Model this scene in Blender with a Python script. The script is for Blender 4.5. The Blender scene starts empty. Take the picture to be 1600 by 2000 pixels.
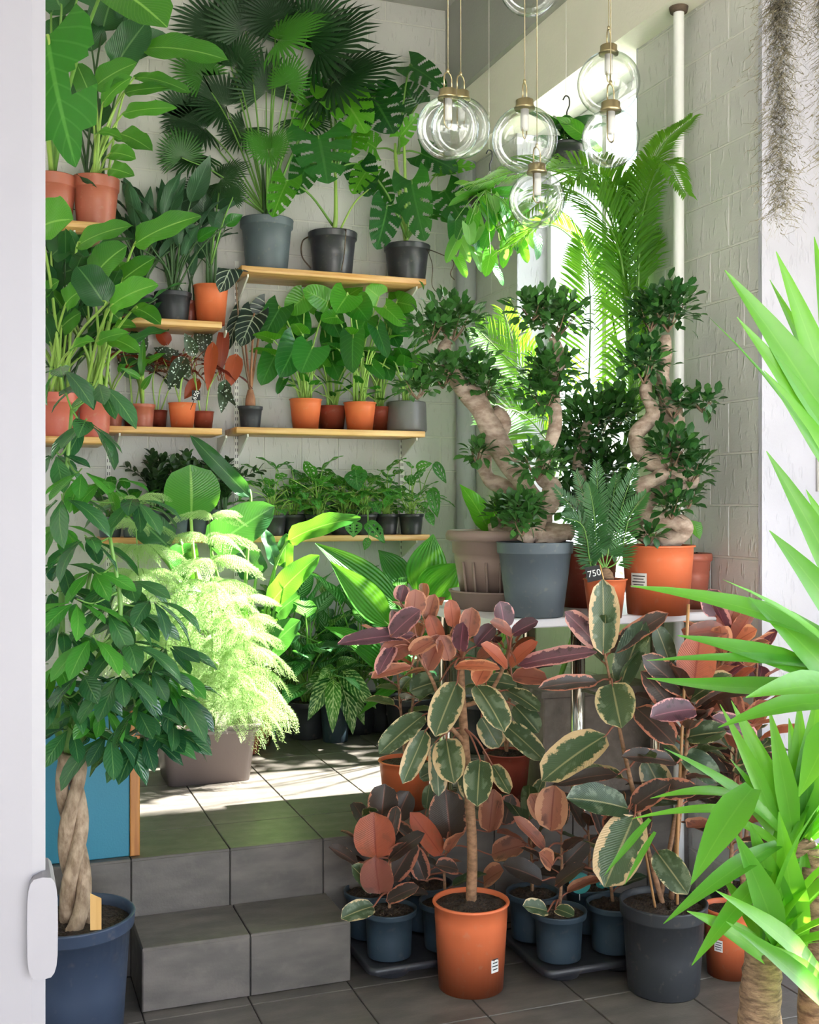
import bpy, math, random
import numpy as np
from mathutils import Vector, Matrix
R = random.Random(7)
sc = bpy.context.scene
COL = sc.collection
PI = math.pi

# ---------------------------------------------------------------- camera
YAW = math.radians(20.4); FPX = 2200.0; HOR = 985.0; CAMH = 1.5
cam = bpy.data.cameras.new('camera'); cam_o = bpy.data.objects.new('camera', cam); COL.objects.link(cam_o)
cam_o.location = (0, 0, CAMH); cam_o.rotation_euler = (PI/2, 0, -YAW)
cam.sensor_fit = 'VERTICAL'; cam.sensor_height = 36; cam.lens = FPX/2000*36
cam.shift_y = -(1000-HOR)/2000; cam.clip_start = 0.05
sc.camera = cam_o

# ---------------------------------------------------------------- sky, sun, exposure
w = bpy.data.worlds.new('sky'); sc.world = w; w.use_nodes = True
bg = w.node_tree.nodes['Background']; bg.inputs[0].default_value = (0.85, 0.92, 1.05, 1); bg.inputs[1].default_value = 5.4
sun = bpy.data.lights.new('sun', 'SUN'); sun.energy = 56; sun.angle = math.radians(1.0); sun.color = (1, .97, .9)
sun_o = bpy.data.objects.new('sun', sun); COL.objects.link(sun_o)
SUN_DIR = Vector((-1.0, 0.04, -1.0)).normalized()
sun_o.rotation_euler = SUN_DIR.to_track_quat('-Z', 'Y').to_euler(); sun_o.location = (8, 5, 10)
vs = sc.view_settings
sc.display_settings.display_device = 'sRGB'
vs.view_transform = 'Standard'; vs.look = 'None'; vs.gamma = 1; vs.use_curve_mapping = False; vs.exposure = 0.55
sc.cycles.max_bounces = 10; sc.cycles.diffuse_bounces = 5; sc.cycles.transmission_bounces = 8
sc.cycles.transparent_max_bounces = 24; sc.cycles.caustics_reflective = False; sc.cycles.caustics_refractive = False
sc.cycles.use_denoising = True; sc.cycles.sample_clamp_indirect = 8

# ---------------------------------------------------------------- measuring: a picture point on a plane of the room
SA, CA = math.sin(YAW), math.cos(YAW)
def P(px, py, Z):                       # at distance Z along the view axis
    xc = (px-800)/FPX*Z
    return Vector((xc*CA+Z*SA, -xc*SA+Z*CA, CAMH-(py-HOR)/FPX*Z))
def PY(px, py, Y):                      # on the vertical plane y = Y
    return P(px, py, Y/(CA-(px-800)/FPX*SA))
def PX(px, py, X):
    return P(px, py, X/(SA+(px-800)/FPX*CA))
def PZ(px, py, z):
    return P(px, py, (CAMH-z)*FPX/(py-HOR))
def depth(v):
    return v.x*SA+v.y*CA

# ---------------------------------------------------------------- materials
def rgb(h, k=1.0):
    c = [int(h[i:i+2], 16)/255 for i in (0, 2, 4)]
    return tuple((x/12.92 if x <= .04045 else ((x+.055)/1.055)**2.4)*k for x in c)+(1,)
class NT:
    def __init__(s, name):
        s.m = bpy.data.materials.new(name); s.m.use_nodes = True; s.t = s.m.node_tree
        s.p = s.t.nodes['Principled BSDF']; s.out = s.t.nodes['Material Output']
    def n(s, typ, **kw):
        nd = s.t.nodes.new('ShaderNode'+typ)
        for k, v in kw.items():
            if k.startswith('i_'):
                key = k[2:]; key = int(key) if key.isdigit() else key.replace('_', ' ')
                s.set(nd.inputs[key], v)
            else: setattr(nd, k, v)
        return nd
    def set(s, sock, v):
        if isinstance(v, bpy.types.NodeSocket): s.t.links.new(v, sock)
        elif isinstance(v, bpy.types.Node): s.t.links.new(v.outputs[0], sock)
        else: sock.default_value = v
    def mix(s, f, a, b, mode='MIX'):
        nd = s.n('MixRGB', blend_type=mode); s.set(nd.inputs[0], f); s.set(nd.inputs[1], a); s.set(nd.inputs[2], b); return nd.outputs[0]
    def math(s, op, a, b=0.0, c=0.0, clamp=False):
        nd = s.n('Math', operation=op, use_clamp=clamp); s.set(nd.inputs[0], a); s.set(nd.inputs[1], b)
        s.set(nd.inputs[2], c); return nd.outputs[0]
    def noise(s, scale, detail=4, vec=None, rough=.5):
        nd = s.n('TexNoise'); nd.inputs['Scale'].default_value = scale; nd.inputs['Detail'].default_value = detail
        nd.inputs['Roughness'].default_value = rough
        if vec is not None: s.set(nd.inputs['Vector'], vec)
        return nd.outputs[0]
    def ramp(s, f, lo, hi):
        nd = s.n('MapRange'); nd.clamp = True; s.set(nd.inputs[0], f); nd.inputs[1].default_value = lo; nd.inputs[2].default_value = hi
        nd.interpolation_type = 'SMOOTHSTEP'; return nd.outputs[0]
    def obj(s): return s.n('TexCoord').outputs['Object']
    def bump(s, h, strength=.3, dist=.01):
        nd = s.n('Bump'); nd.inputs['Strength'].default_value = strength; nd.inputs['Distance'].default_value = dist
        s.set(nd.inputs['Height'], h); s.set(s.p.inputs['Normal'], nd.outputs[0]); return nd.outputs[0]
def plain(name, c, rough=.5, metal=0, var=.12, scale=9, bump=0, bscale=60, coat=0, spec=.5):
    t = NT(name); c = c if not isinstance(c, str) else rgb(c)
    nz = t.noise(scale, 5, t.obj())
    d = tuple(x*(1-var) for x in c[:3])+(1,); l = tuple(min(1, x*(1+var)) for x in c[:3])+(1,)
    t.set(t.p.inputs['Base Color'], t.mix(nz, d, l)); t.p.inputs['Roughness'].default_value = rough
    t.p.inputs['Metallic'].default_value = metal; t.p.inputs['Coat Weight'].default_value = coat
    t.p.inputs['Specular IOR Level'].default_value = spec
    if bump: t.bump(t.noise(bscale, 4, t.obj()), bump, .01)
    return t.m
M = {}
M['wall_paint'] = None
def wallpaint(name, c, drips=True):
    t = NT(name); o = t.obj(); g = t.n('NewGeometry').outputs['Position']
    n1 = t.noise(3, 4, g); n2 = t.noise(0.9, 3, g)
    base = t.mix(t.ramp(n1, .3, .75), rgb(c), rgb(c, .86))
    base = t.mix(t.math('MULTIPLY', t.ramp(n2, .5, .8), .35), base, rgb('cfc9bd'))
    t.set(t.p.inputs['Base Color'], base); t.p.inputs['Roughness'].default_value = .55
    mp = t.n('Mapping'); t.set(mp.inputs['Vector'], g); mp.inputs['Scale'].default_value = (48, 48, 13)
    dr = t.noise(1.0, 2, mp.outputs[0]); fine = t.noise(120, 3, g)
    h = t.math('ADD', t.math('MULTIPLY', t.ramp(dr, .56, .72), 1.0), t.math('MULTIPLY', fine, .18))
    t.bump(h, .55 if drips else .2, .006)
    return t.m
M['block'] = wallpaint('painted_block', 'cfcdca')
M['joint'] = plain('painted_joint', 'd4d2cb', .7, var=.08)
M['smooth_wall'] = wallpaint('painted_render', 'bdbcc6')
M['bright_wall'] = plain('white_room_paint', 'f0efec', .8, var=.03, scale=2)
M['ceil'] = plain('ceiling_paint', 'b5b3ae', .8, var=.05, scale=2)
M['beam_grey'] = plain('beam_casing_grey', 'a9a8a3', .75, var=.06, scale=3, bump=.1)
M['beam_cream'] = plain('beam_cream_paint', 'f2ebde', .7, var=.06, scale=3, bump=.15)
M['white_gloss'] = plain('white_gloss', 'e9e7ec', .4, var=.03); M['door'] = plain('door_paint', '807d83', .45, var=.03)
M['pipe'] = plain('pipe_white', 'eeeeec', .35, var=.03)
def tilemat():
    t = NT('slate_tile'); g = t.n('NewGeometry').outputs['Position']; rnd = t.n('ObjectInfo').outputs['Random']
    mp = t.n('Mapping'); t.set(mp.inputs['Vector'], g); mp.inputs['Scale'].default_value = (3, 9, 9)
    n1 = t.noise(2.0, 6, mp.outputs[0]); n2 = t.noise(25, 4, g); n3 = t.noise(140, 2, g)
    c = t.mix(t.ramp(n1, .3, .75), rgb('57524e'), rgb('706963'))
    c = t.mix(t.math('MULTIPLY', t.ramp(n2, .55, .75), .16), c, rgb('857e75'))
    c = t.mix(t.math('MULTIPLY', rnd, .16), c, rgb('413f3c'))
    t.set(t.p.inputs['Base Color'], c); t.set(t.p.inputs['Roughness'], t.math('MULTIPLY_ADD', n2, .25, .28))
    t.bump(t.math('ADD', n3, t.math('MULTIPLY', n2, 1.5)), .12, .004)
    return t.m
M['tile'] = tilemat()
M['grout'] = plain('dark_grout', '3a3835', .9)
M['brass'] = plain('satin_brass', 'bcab86', .28, 1, .06)
M['chrome'] = plain('chrome', 'c9c4b8', .12, 1, .03)
M['bracket'] = plain('white_powder_coat', 'e6e4de', .4, var=.03)
M['slot'] = plain('slot_dark', '3a3a3a', .9)
def wood(name, a, b, along='X'):
    t = NT(name); g = t.n('NewGeometry').outputs['Position']
    mp = t.n('Mapping'); t.set(mp.inputs['Vector'], g); mp.inputs['Scale'].default_value = {'X': (2.2, 50, 50), 'Z': (40, 40, 2.2)}[along]
    n = t.noise(1.0, 6, mp.outputs[0], .6); n2 = t.noise(4, 2, g)
    c = t.mix(t.ramp(n, .32, .72), rgb(a), rgb(b)); c = t.mix(t.math('MULTIPLY', t.ramp(n2, .45, .7), .3), c, rgb(b))
    t.set(t.p.inputs['Base Color'], c); t.p.inputs['Roughness'].default_value = .42; t.bump(n, .1, .003); return t.m
M['wood'] = wood('pine_board', 'e0b67a', 'b9803f'); M['wood_v'] = wood('pine_post', 'c98a45', '9a5f28', 'Z')
M['bamboo'] = wood('bamboo_cane', 'b98c5c', '8a5f38', 'Z'); M['stake'] = wood('wooden_tag', 'e2b878', 'c89450', 'Z')
def ceramic(name, a, rough=.42, spec=.4, dirt=.25, bump=.06):
    t = NT(name); o = t.obj(); n1 = t.noise(5, 5, o); n2 = t.noise(38, 5, o); rnd = t.n('ObjectInfo').outputs['Random']
    c = t.mix(t.ramp(n1, .3, .8), rgb(a), rgb(a, .8)); c = t.mix(t.math('MULTIPLY', t.ramp(n2, .58, .8), dirt), c, rgb('cdb8a0'))
    c = t.mix(t.math('MULTIPLY', rnd, .14), c, rgb(a, .6))
    t.set(t.p.inputs['Base Color'], c); t.set(t.p.inputs['Roughness'], t.math('MULTIPLY_ADD', n2, .2, rough-.1))
    t.p.inputs['Specular IOR Level'].default_value = spec; t.bump(n2, bump, .004); return t.m
M['terra'] = ceramic('terracotta_plastic', 'e4774c'); M['terra_d'] = ceramic('dark_red_plastic', '8e4132')
M['terra_p'] = ceramic('pink_terracotta', 'c8695a'); M['terra_b'] = ceramic('brown_terracotta', 'b06450')
M['black'] = ceramic('black_plastic', '34353b', .36, .5, .12); M['slate'] = ceramic('slate_plastic', '566068', .48, .4, .15)
M['blue'] = ceramic('blue_black_plastic', '3b475c', .42, .4, .1); M['teal_pot'] = ceramic('blue_slate_plastic', '33424e', .5, .35, .1)
M['greypot'] = ceramic('grey_glazed', '716e72', .35, .5, .1); M['brownpot'] = ceramic('taupe_plastic', '968076', .5, .4, .1)
M['charcoal'] = ceramic('charcoal_plastic', '34373c', .5, .4, .12)
M['mesh_green'] = plain('green_tray', '4c9c82', .5); M['teal'] = plain('teal_paint', '25758c', .5, var=.06, scale=4, bump=.08, bscale=160)
M['tub'] = plain('taupe_tub', '7d716e', .38, var=.1, scale=6, bump=.05)
M['concrete'] = plain('concrete', '8a8078', .85, var=.35, scale=26, bump=.4, bscale=80)
def soilmat(name, a, b):
    t = NT(name); o = t.n('NewGeometry').outputs['Position']; n = t.noise(90, 6, o, .7); v = t.n('TexVoronoi'); v.inputs['Scale'].default_value = 160
    t.set(v.inputs['Vector'], o)
    c = t.mix(t.ramp(n, .35, .7), rgb(a), rgb(b)); c = t.mix(t.math('MULTIPLY', t.ramp(n, .68, .76), .6), c, rgb('a89a86'))
    t.set(t.p.inputs['Base Color'], c); t.p.inputs['Roughness'].default_value = .95
    t.bump(t.math('ADD', n, v.outputs[0]), 1.0, .012); return t.m
M['soil'] = soilmat('potting_soil', '33261d', '5b4636')
def glassy(name, tint=(1, 1, 1, 1), fac=.06, rough=.0, edge=None):
    t = NT(name); lw = t.n('LayerWeight'); lw.inputs['Blend'].default_value = .28
    tr = t.n('BsdfTransparent'); tr.inputs[0].default_value = tint; gl = t.n('BsdfGlossy'); gl.inputs['Roughness'].default_value = rough
    gl.inputs[0].default_value = (1, 1, 1, 1)
    f = t.math('MULTIPLY_ADD', lw.outputs['Fresnel'], .5, fac, True)
    if edge: t.set(tr.inputs[0], t.mix(t.ramp(lw.outputs['Facing'], .35, .8), tint, edge))
    mx = t.n('MixShader')
    t.set(mx.inputs[0], f); t.set(mx.inputs[1], tr.outputs[0]); t.set(mx.inputs[2], gl.outputs[0]); t.set(t.out.inputs[0], mx.outputs[0]); return t.m
M['globe'] = glassy('clear_globe_glass', (.94, .955, .95, 1), .05, edge=(.52, .57, .55, 1)); M['pane'] = glassy('window_glass', (.97, .98, .97, 1), .02)
M['frost'] = plain('frosted_tube', 'e9e4e2', .4, var=.02)
M['paper'] = plain('paper_label', 'e4e2de', .6, var=.03); M['ink'] = plain('ink', '2c2c2e', .7); M['chalk'] = plain('chalk_white', 'e8e8e6', .8)
M['blackboard'] = plain('chalkboard', '1d1e20', .7); M['teal_tag'] = plain('teal_tag', '2d8a86', .45, var=.06)
def bark(name, a, b, sx=14, sz=30, bump=.5):
    t = NT(name); o = t.n('NewGeometry').outputs['Position']; mp = t.n('Mapping'); t.set(mp.inputs['Vector'], o); mp.inputs['Scale'].default_value = (sx, sx, sz)
    n = t.noise(1.5, 6, mp.outputs[0], .6); n2 = t.noise(70, 4, o)
    c = t.mix(t.ramp(n, .3, .72), rgb(a), rgb(b)); t.set(t.p.inputs['Base Color'], c); t.p.inputs['Roughness'].default_value = .75
    t.bump(t.math('ADD', n, t.math('MULTIPLY', n2, .3)), bump, .012); return t.m
M['ficus_bark'] = bark('ficus_bark', 'c0ab9a', '8a7262'); M['sch_bark'] = bark('braided_bark', 'b7a087', '77604a', 30, 14)
M['yucca_bark'] = bark('yucca_bark', 'a58468', '5d4433', 20, 70, .9); M['rub_bark'] = bark('rubber_stem', '9b7355', '6f5138', 25, 60, .3)
M['root'] = bark('aerial_root', '6d5b4b', '40342b'); M['bulb'] = bark('alocasia_stem', 'b07c5e', '7b4f3c', 20, 8, .2)

# leaves: uv.x runs across (0.5 = midrib), uv.y from base to tip
def leafmat(name, a, b, vein=None, patch=None, vamt=.5, sides=0, samt=.25, edge=None, edge_thr=.75, edge_noise=.8, edge2=None, back=None, dots=None,
            stripes=None, rough=.36, trans=.28, tcol=None, pleat=0, spec=.5, fleck=None, midw=.05):
    t = NT(name); uv = t.n('UVMap').outputs[0]; sep = t.n('SeparateXYZ'); t.set(sep.inputs[0], uv); u, v = sep.outputs[0], sep.outputs[1]
    rnd = t.n('ObjectInfo').outputs['Random']; g = t.obj()
    au = t.math('MULTIPLY', t.math('ABSOLUTE', t.math('SUBTRACT', u, .5)), 2.0)
    c = t.mix(rnd, rgb(a), rgb(b)); nz = t.noise(14, 3, g); c = t.mix(t.math('MULTIPLY', nz, .5), c, t.mix(.5, c, rgb(a, .5)))
    if patch:
        np_ = t.noise(17, 4, g, .6); c = t.mix(t.math('MULTIPLY', t.ramp(np_, .52, .60), t.ramp(au, .15, .45)), c, rgb(patch))
    side = None
    if sides or stripes or fleck:
        ph = t.math('MULTIPLY_ADD', au, -.30, v); side = t.math('SINE', t.math('MULTIPLY', ph, 6.283*(sides or 8)))
    if stripes:
        c = t.mix(t.math('MULTIPLY', t.ramp(side, -.1, .6), t.ramp(t.math('MULTIPLY_ADD', nz, .5, au), 1.15, .75)), c, rgb(stripes))
    elif sides:
        c = t.mix(t.math('MULTIPLY', t.ramp(side, .80, 1.0), samt), c, rgb(vein or b))
    if fleck:
        n3 = t.noise(60, 3, g); c = t.mix(t.math('MULTIPLY', t.ramp(t.math('MULTIPLY_ADD', side, .12, n3), .5, .66), .8), c, rgb(fleck))
    if edge:
        n2 = t.noise(38, 5, g, .7); e = t.math('MULTIPLY_ADD', t.math('SUBTRACT', n2, .5), edge_noise, au)
        e = t.math('MULTIPLY_ADD', t.math('SUBTRACT', rnd, .5), .5, e)
        ec = t.mix(rnd, rgb(edge), rgb(edge2 or edge)); c = t.mix(t.ramp(e, edge_thr-.035, edge_thr+.035), c, ec)
    if dots:
        vo = t.n('TexVoronoi'); vo.inputs['Scale'].default_value = 75; t.set(vo.inputs['Vector'], g); c = t.mix(t.ramp(vo.outputs[0], .32, .22), c, rgb(dots))
    if vein: c = t.mix(t.math('MULTIPLY', t.ramp(au, midw*1.4, midw*.5), vamt), c, rgb(vein))
    bc = t.mix(.35, c, rgb(tcol or b)) if not back else None
    if back:
        gb = t.n('NewGeometry').outputs['Backfacing']; c = t.mix(gb, c, rgb(back))
    if pleat:
        pl = t.math('SINE', t.math('MULTIPLY', u, 6.283*pleat)); t.bump(pl, .8, .006)
    else:
        hh = t.noise(40, 3, g)
        if side is not None: hh = t.math('MULTIPLY_ADD', side, .5, hh)
        t.bump(hh, .18, .006)
    t.set(t.p.inputs['Base Color'], c); t.p.inputs['Roughness'].default_value = rough; t.p.inputs['Specular IOR Level'].default_value = spec
    tl = t.n('BsdfTranslucent'); t.set(tl.inputs[0], t.mix(.5, c, rgb(tcol or b, 1.5))); mx = t.n('MixShader'); mx.inputs[0].default_value = trans
    t.set(mx.inputs[1], t.p.outputs[0]); t.set(mx.inputs[2], tl.outputs[0]); t.set(t.out.inputs[0], mx.outputs[0]); return t.m
L = {}
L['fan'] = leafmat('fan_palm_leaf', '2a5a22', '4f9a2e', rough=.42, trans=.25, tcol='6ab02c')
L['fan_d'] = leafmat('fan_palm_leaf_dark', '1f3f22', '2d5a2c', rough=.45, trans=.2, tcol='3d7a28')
L['mon'] = leafmat('monstera_leaf', '16432a', '2a6e2c', '5c9a4a', vamt=.5, sides=9, samt=.18, rough=.25, trans=.28, tcol='5fb01e')
L['mon_b'] = leafmat('monstera_leaf_bright', '3f8f26', '62b02e', '9fd060', vamt=.5, sides=9, samt=.18, rough=.3, trans=.35, tcol='86cc22')  # brighter green copy; on the top-row heart leaves its colour stands in for backlight
L['heart'] = leafmat('heart_leaf', '155228', '358a2c', '6fb452', vamt=.5, sides=8, samt=.2, rough=.22, trans=.3, tcol='6cc022')
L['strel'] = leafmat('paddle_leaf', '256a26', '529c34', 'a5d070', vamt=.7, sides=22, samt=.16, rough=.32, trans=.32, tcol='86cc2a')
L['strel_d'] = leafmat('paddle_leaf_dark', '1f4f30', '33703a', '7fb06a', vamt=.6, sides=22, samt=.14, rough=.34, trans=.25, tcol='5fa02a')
L['dark'] = leafmat('dark_lance_leaf', '27442f', '3f6a48', '6d9070', vamt=.5, sides=14, samt=.15, rough=.34, trans=.2, tcol='3f7a34')
L['aglo'] = leafmat('silver_striped_leaf', '23683a', '48934c', 'c4e8b8', vamt=.4, sides=10, samt=.2, stripes='a9d6ac', rough=.34, trans=.25, tcol='6cb030')
L['fleck'] = leafmat('cream_flecked_leaf', '1f5a2c', '4a8a30', 'd6e8a8', vamt=.7, sides=9, samt=.3, fleck='c6da9a', rough=.32, trans=.25, tcol='7cb030')
L['adan'] = leafmat('holed_vine_leaf', '256a33', '4f9a3c', '9fcf80', vamt=.45, sides=8, samt=.3, rough=.32, trans=.3, tcol='7cc42c')
L['zz'] = leafmat('glossy_oval_leaflet', '20351f', '38562f', '6d8a52', vamt=.3, rough=.36, trans=.15, tcol='4a7a2c')
L['aloc'] = leafmat('dark_veined_leaf', '1e2f2a', '263a33', 'b9c7ae', vamt=.8, sides=6, samt=.75, rough=.35, trans=.12, tcol='33523a', back='4a3d44')
L['beg'] = leafmat('spotted_begonia_leaf', '22382a', '3d5f3f', '7f9a72', vamt=.3, rough=.36, trans=.2, dots='e6efe6', back='7c2b25', tcol='8a3a22')
L['beg_r'] = leafmat('red_begonia_leaf', '7a2a22', 'b0502a', 'c06040', vamt=.3, rough=.4, trans=.3, tcol='c8502a')
L['cur'] = leafmat('pleated_leaf', '2f7a2e', '57a838', 'a8d870', vamt=.2, rough=.32, trans=.34, tcol='8fd430', pleat=9)
L['sch'] = leafmat('umbrella_leaflet', '1b4a34', '38703a', '7fae62', vamt=.5, sides=9, samt=.1, rough=.2, trans=.16, tcol='5fa82a', spec=.8)
L['sch_g'] = leafmat('umbrella_leaflet_young', '2f7a2a', '4a9a34', '9acb68', vamt=.5, sides=9, samt=.1, rough=.3, trans=.3, tcol='7fc82a')
L['ficus'] = leafmat('small_ficus_leaf', '27562a', '578c40', '86a870', vamt=.3, rough=.3, trans=.2, tcol='5a9a2c')
L['palm'] = leafmat('feather_palm_leaf', '35682a', '639c34', rough=.42, trans=.5, tcol='a2dc2a')
L['cycad'] = leafmat('cycad_leaf', '2a5a2c', '44803a', rough=.38, trans=.25, tcol='6ab02c')
L['poth'] = leafmat('pothos_leaf', '3a7d34', '86b868', 'bfe09a', vamt=.4, rough=.34, trans=.4, tcol='9cd83a')
L['pine'] = leafmat('soft_needles', '8fb070', 'bfd6a0', rough=.6, trans=.4, tcol='d2eaa0', spec=.3)
L['yuc'] = leafmat('sword_leaf', '3d7f26', '69ac34', 'a8d860', vamt=.12, rough=.36, trans=.36, tcol='9ae02a')
L['rub_g'] = leafmat('green_cream_rubber_leaf', '26402c', '43593c', 'a8a070', vamt=.7, sides=26, samt=.10, patch='66755c', edge='d9cf9e', edge_thr=.93, edge_noise=1.1, edge2='c6a57c', rough=.3, trans=.2, tcol='8a9a40')
L['rub_d'] = leafmat('dark_rose_rubber_leaf', '2b2b28', '423d38', '8a5a4a', vamt=.6, sides=26, samt=.10, edge='c78a6a', edge_thr=.9, edge_noise=1.1, edge2='b8705c', rough=.32, trans=.18, tcol='a05a3a')
L['rub_p'] = leafmat('pink_rubber_leaf', '8a5248', 'b5745c', '6d2e30', vamt=.7, sides=24, samt=.12, patch='6b4a44', edge='c9866c', edge_thr=.8, edge_noise=.9, edge2='d09a78', rough=.34, trans=.28, tcol='e08a50')
L['rub_r'] = leafmat('coral_rubber_leaf', 'a8523e', 'c57556', '7a2a28', vamt=.7, sides=24, samt=.12, patch='93523f', edge='cf8a6a', edge_thr=.9, edge_noise=.8, edge2='d8a078', rough=.36, trans=.28, tcol='e88a50')
L['rub_v'] = leafmat('violet_rubber_leaf', '473440', '6a4a54', 'b06a78', vamt=.6, sides=24, samt=.12, patch='2e2a30', edge='c77f86', edge_thr=.86, edge_noise=1.0, edge2='d49a90', rough=.28, trans=.2, tcol='c05a60')
M['stem_g'] = plain('green_stem', '6d9a44', .45, var=.2, scale=20); M['stem_d'] = plain('dark_green_stem', '3f5f35', .5, var=.2, scale=20)
M['stem_l'] = plain('pale_green_stem', '9cbf5c', .4, var=.2, scale=14); M['stem_b'] = plain('brown_twig', '7d6450', .7, var=.25, scale=30)
M['stem_r'] = plain('reddish_stem', '8a5340', .55, var=.2, scale=30)
M['moss'] = plain('spanish_moss', '8f8770', .9, var=.3, scale=30)

# ---------------------------------------------------------------- mesh building
class Geo:
    def __init__(s): s.v = []; s.f = []; s.uv = []; s.mi = []; s.n = 0
    def add(s, verts, faces, uvs=None, mi=0):
        s.v.append(np.asarray(verts, float).reshape(-1, 3)); n = s.n
        s.f += [tuple(i+n for i in f) for f in faces]; s.mi += [mi]*len(faces)
        s.uv.append(np.asarray(uvs, float) if uvs is not None else np.full((len(verts), 2), .5)); s.n += len(verts); return s
    def mesh(s, name, mats, smooth=True):
        me = bpy.data.meshes.new(name); me.from_pydata(np.concatenate(s.v).tolist(), [], s.f)
        uv = np.concatenate(s.uv); ly = me.uv_layers.new(name='UVMap'); li = np.empty(len(me.loops), dtype=np.int32)
        me.loops.foreach_get('vertex_index', li); ly.data.foreach_set('uv', uv[li].ravel())
        for m in mats: me.materials.append(m)
        me.polygons.foreach_set('material_index', s.mi)
        if smooth: me.polygons.foreach_set('use_smooth', [True]*len(s.f))
        me.update(); return me
def link(name, me, parent=None, **props):
    o = bpy.data.objects.new(name, me); COL.objects.link(o)
    if parent is not None: o.parent = parent
    for k, v in props.items(): o[k] = v
    return o
GREEN = {'plant', 'palm', 'bonsai', 'hanging plant'}; LIM = (2.485, 5.735); ZMAX = {}
def thing(name, label, cat, loc=(0, 0, 0), group=None):
    o = bpy.data.objects.new(name, None); COL.objects.link(o); o.location = loc; o.empty_display_size = .05
    o['label'] = label; o['category'] = cat
    if group: o['group'] = group
    return o
def loc(parent): return Vector(parent.location) if parent is not None else Vector((0, 0, 0))
def part(name, g, mats, parent, smooth=True, world=True, **props):
    """link a Geo given in world coordinates under a top-level thing (or a part of one standing at the thing's origin)"""
    root = parent
    while root is not None and root.parent is not None: root = root.parent
    if world and root is not None:
        b = np.array(root.location)
        if root.get('category') in GREEN: g.v = [np.minimum(x, np.array([LIM[0], LIM[1], ZMAX.get(root.name, 9.0)])) for x in g.v]       # leaves press against walls, not through them
        g.v = [x-b for x in g.v]
    return link(name, g.mesh(name, mats if isinstance(mats, (list, tuple)) else [mats], smooth), parent, **props)
BOXF = [(0, 3, 2, 1), (4, 5, 6, 7), (0, 1, 5, 4), (1, 2, 6, 5), (2, 3, 7, 6), (3, 0, 4, 7)]
def box(g, x0, x1, y0, y1, z0, z1, mi=0):
    return g.add([(x0, y0, z0), (x1, y0, z0), (x1, y1, z0), (x0, y1, z0), (x0, y0, z1), (x1, y0, z1), (x1, y1, z1), (x0, y1, z1)], BOXF, None, mi)
def bevbox(g, x0, x1, y0, y1, z0, z1, b=.003, axis='y-', mi=0):
    """box whose face towards axis has chamfered edges"""
    ax = 'xyz'.index(axis[0]); lo = [x0, y0, z0]; hi = [x1, y1, z1]; sgn = 1 if axis[1] == '+' else -1
    o = [i for i in range(3) if i != ax]; face = hi[ax] if sgn > 0 else lo[ax]; back = lo[ax] if sgn > 0 else hi[ax]
    def ring(k, ins):
        pts = []
        for a, c in ((0, 0), (1, 0), (1, 1), (0, 1)):
            p = [0, 0, 0]; p[ax] = k; p[o[0]] = (hi[o[0]]-ins) if a else (lo[o[0]]+ins); p[o[1]] = (hi[o[1]]-ins) if c else (lo[o[1]]+ins); pts.append(p)
        return pts
    v = ring(back, 0)+ring(face-sgn*b, 0)+ring(face, b); f = [(3, 2, 1, 0)]
    for k in (0, 4): f += [(k+i, k+(i+1) % 4, k+4+(i+1) % 4, k+4+i) for i in range(4)]
    f.append((8, 9, 10, 11))
    flip = (sgn < 0) != (ax == 1)
    if flip: f = [tuple(reversed(q)) for q in f]
    return g.add(v, f, None, mi)
def lathe(g, prof, c=(0, 0, 0), n=36, mi=0, cap=False):
    pr = np.array(prof, float); a = np.arange(n)/n*2*PI; k = len(pr)
    v = np.empty((k, n, 3)); v[:, :, 0] = c[0]+pr[:, :1]*np.cos(a); v[:, :, 1] = c[1]+pr[:, :1]*np.sin(a); v[:, :, 2] = c[2]+pr[:, 1:2]
    f = [(i*n+j, i*n+(j+1) % n, (i+1)*n+(j+1) % n, (i+1)*n+j) for i in range(k-1) for j in range(n)]
    if cap: f += [tuple(range((k-1)*n, k*n))]
    return g.add(v.reshape(-1, 3), f, None, mi)
def spline(pts, n=8):
    """Catmull-Rom through points -> list of Vectors"""
    p = [Vector(q) for q in pts]
    if len(p) == 2: return [p[0].lerp(p[1], i/n) for i in range(n+1)]
    p = [2*p[0]-p[1]]+p+[2*p[-1]-p[-2]]; out = []
    for i in range(1, len(p)-2):
        for k in range(n):
            t = k/n; a, b, c, d = p[i-1], p[i], p[i+1], p[i+2]
            out.append(.5*((2*b)+(c-a)*t+(2*a-5*b+4*c-d)*t*t+(3*b-a-3*c+d)*t**3))
    out.append(p[-2]); return out
def tube(g, pts, r, n=6, mi=0, cap=True, jit=None):
    m = len(pts); rs = r if isinstance(r, (list, tuple, np.ndarray)) else [r]*m
    if len(rs) != m: rs = np.interp(np.linspace(0, 1, m), np.linspace(0, 1, len(rs)), rs)
    P_ = [Vector(p) for p in pts]; v = []; up = None
    for i in range(m):
        d = (P_[min(i+1, m-1)]-P_[max(i-1, 0)]).normalized()
        if up is None: up = d.orthogonal().normalized()
        up = (up-d*up.dot(d)).normalized(); s = d.cross(up)
        for j in range(n):
            a = j/n*2*PI; k = 1.0 if jit is None else jit(i, j); v.append(P_[i]+(up*math.cos(a)+s*math.sin(a))*rs[i]*k)
    f = [(i*n+j, i*n+(j+1) % n, (i+1)*n+(j+1) % n, (i+1)*n+j) for i in range(m-1) for j in range(n)]
    if cap: f += [tuple(reversed(range(n))), tuple(range((m-1)*n, m*n))]
    uv = [(.5, i/(m-1)) for i in range(m) for j in range(n)]
    return g.add([tuple(q) for q in v], f, uv, mi)

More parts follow.
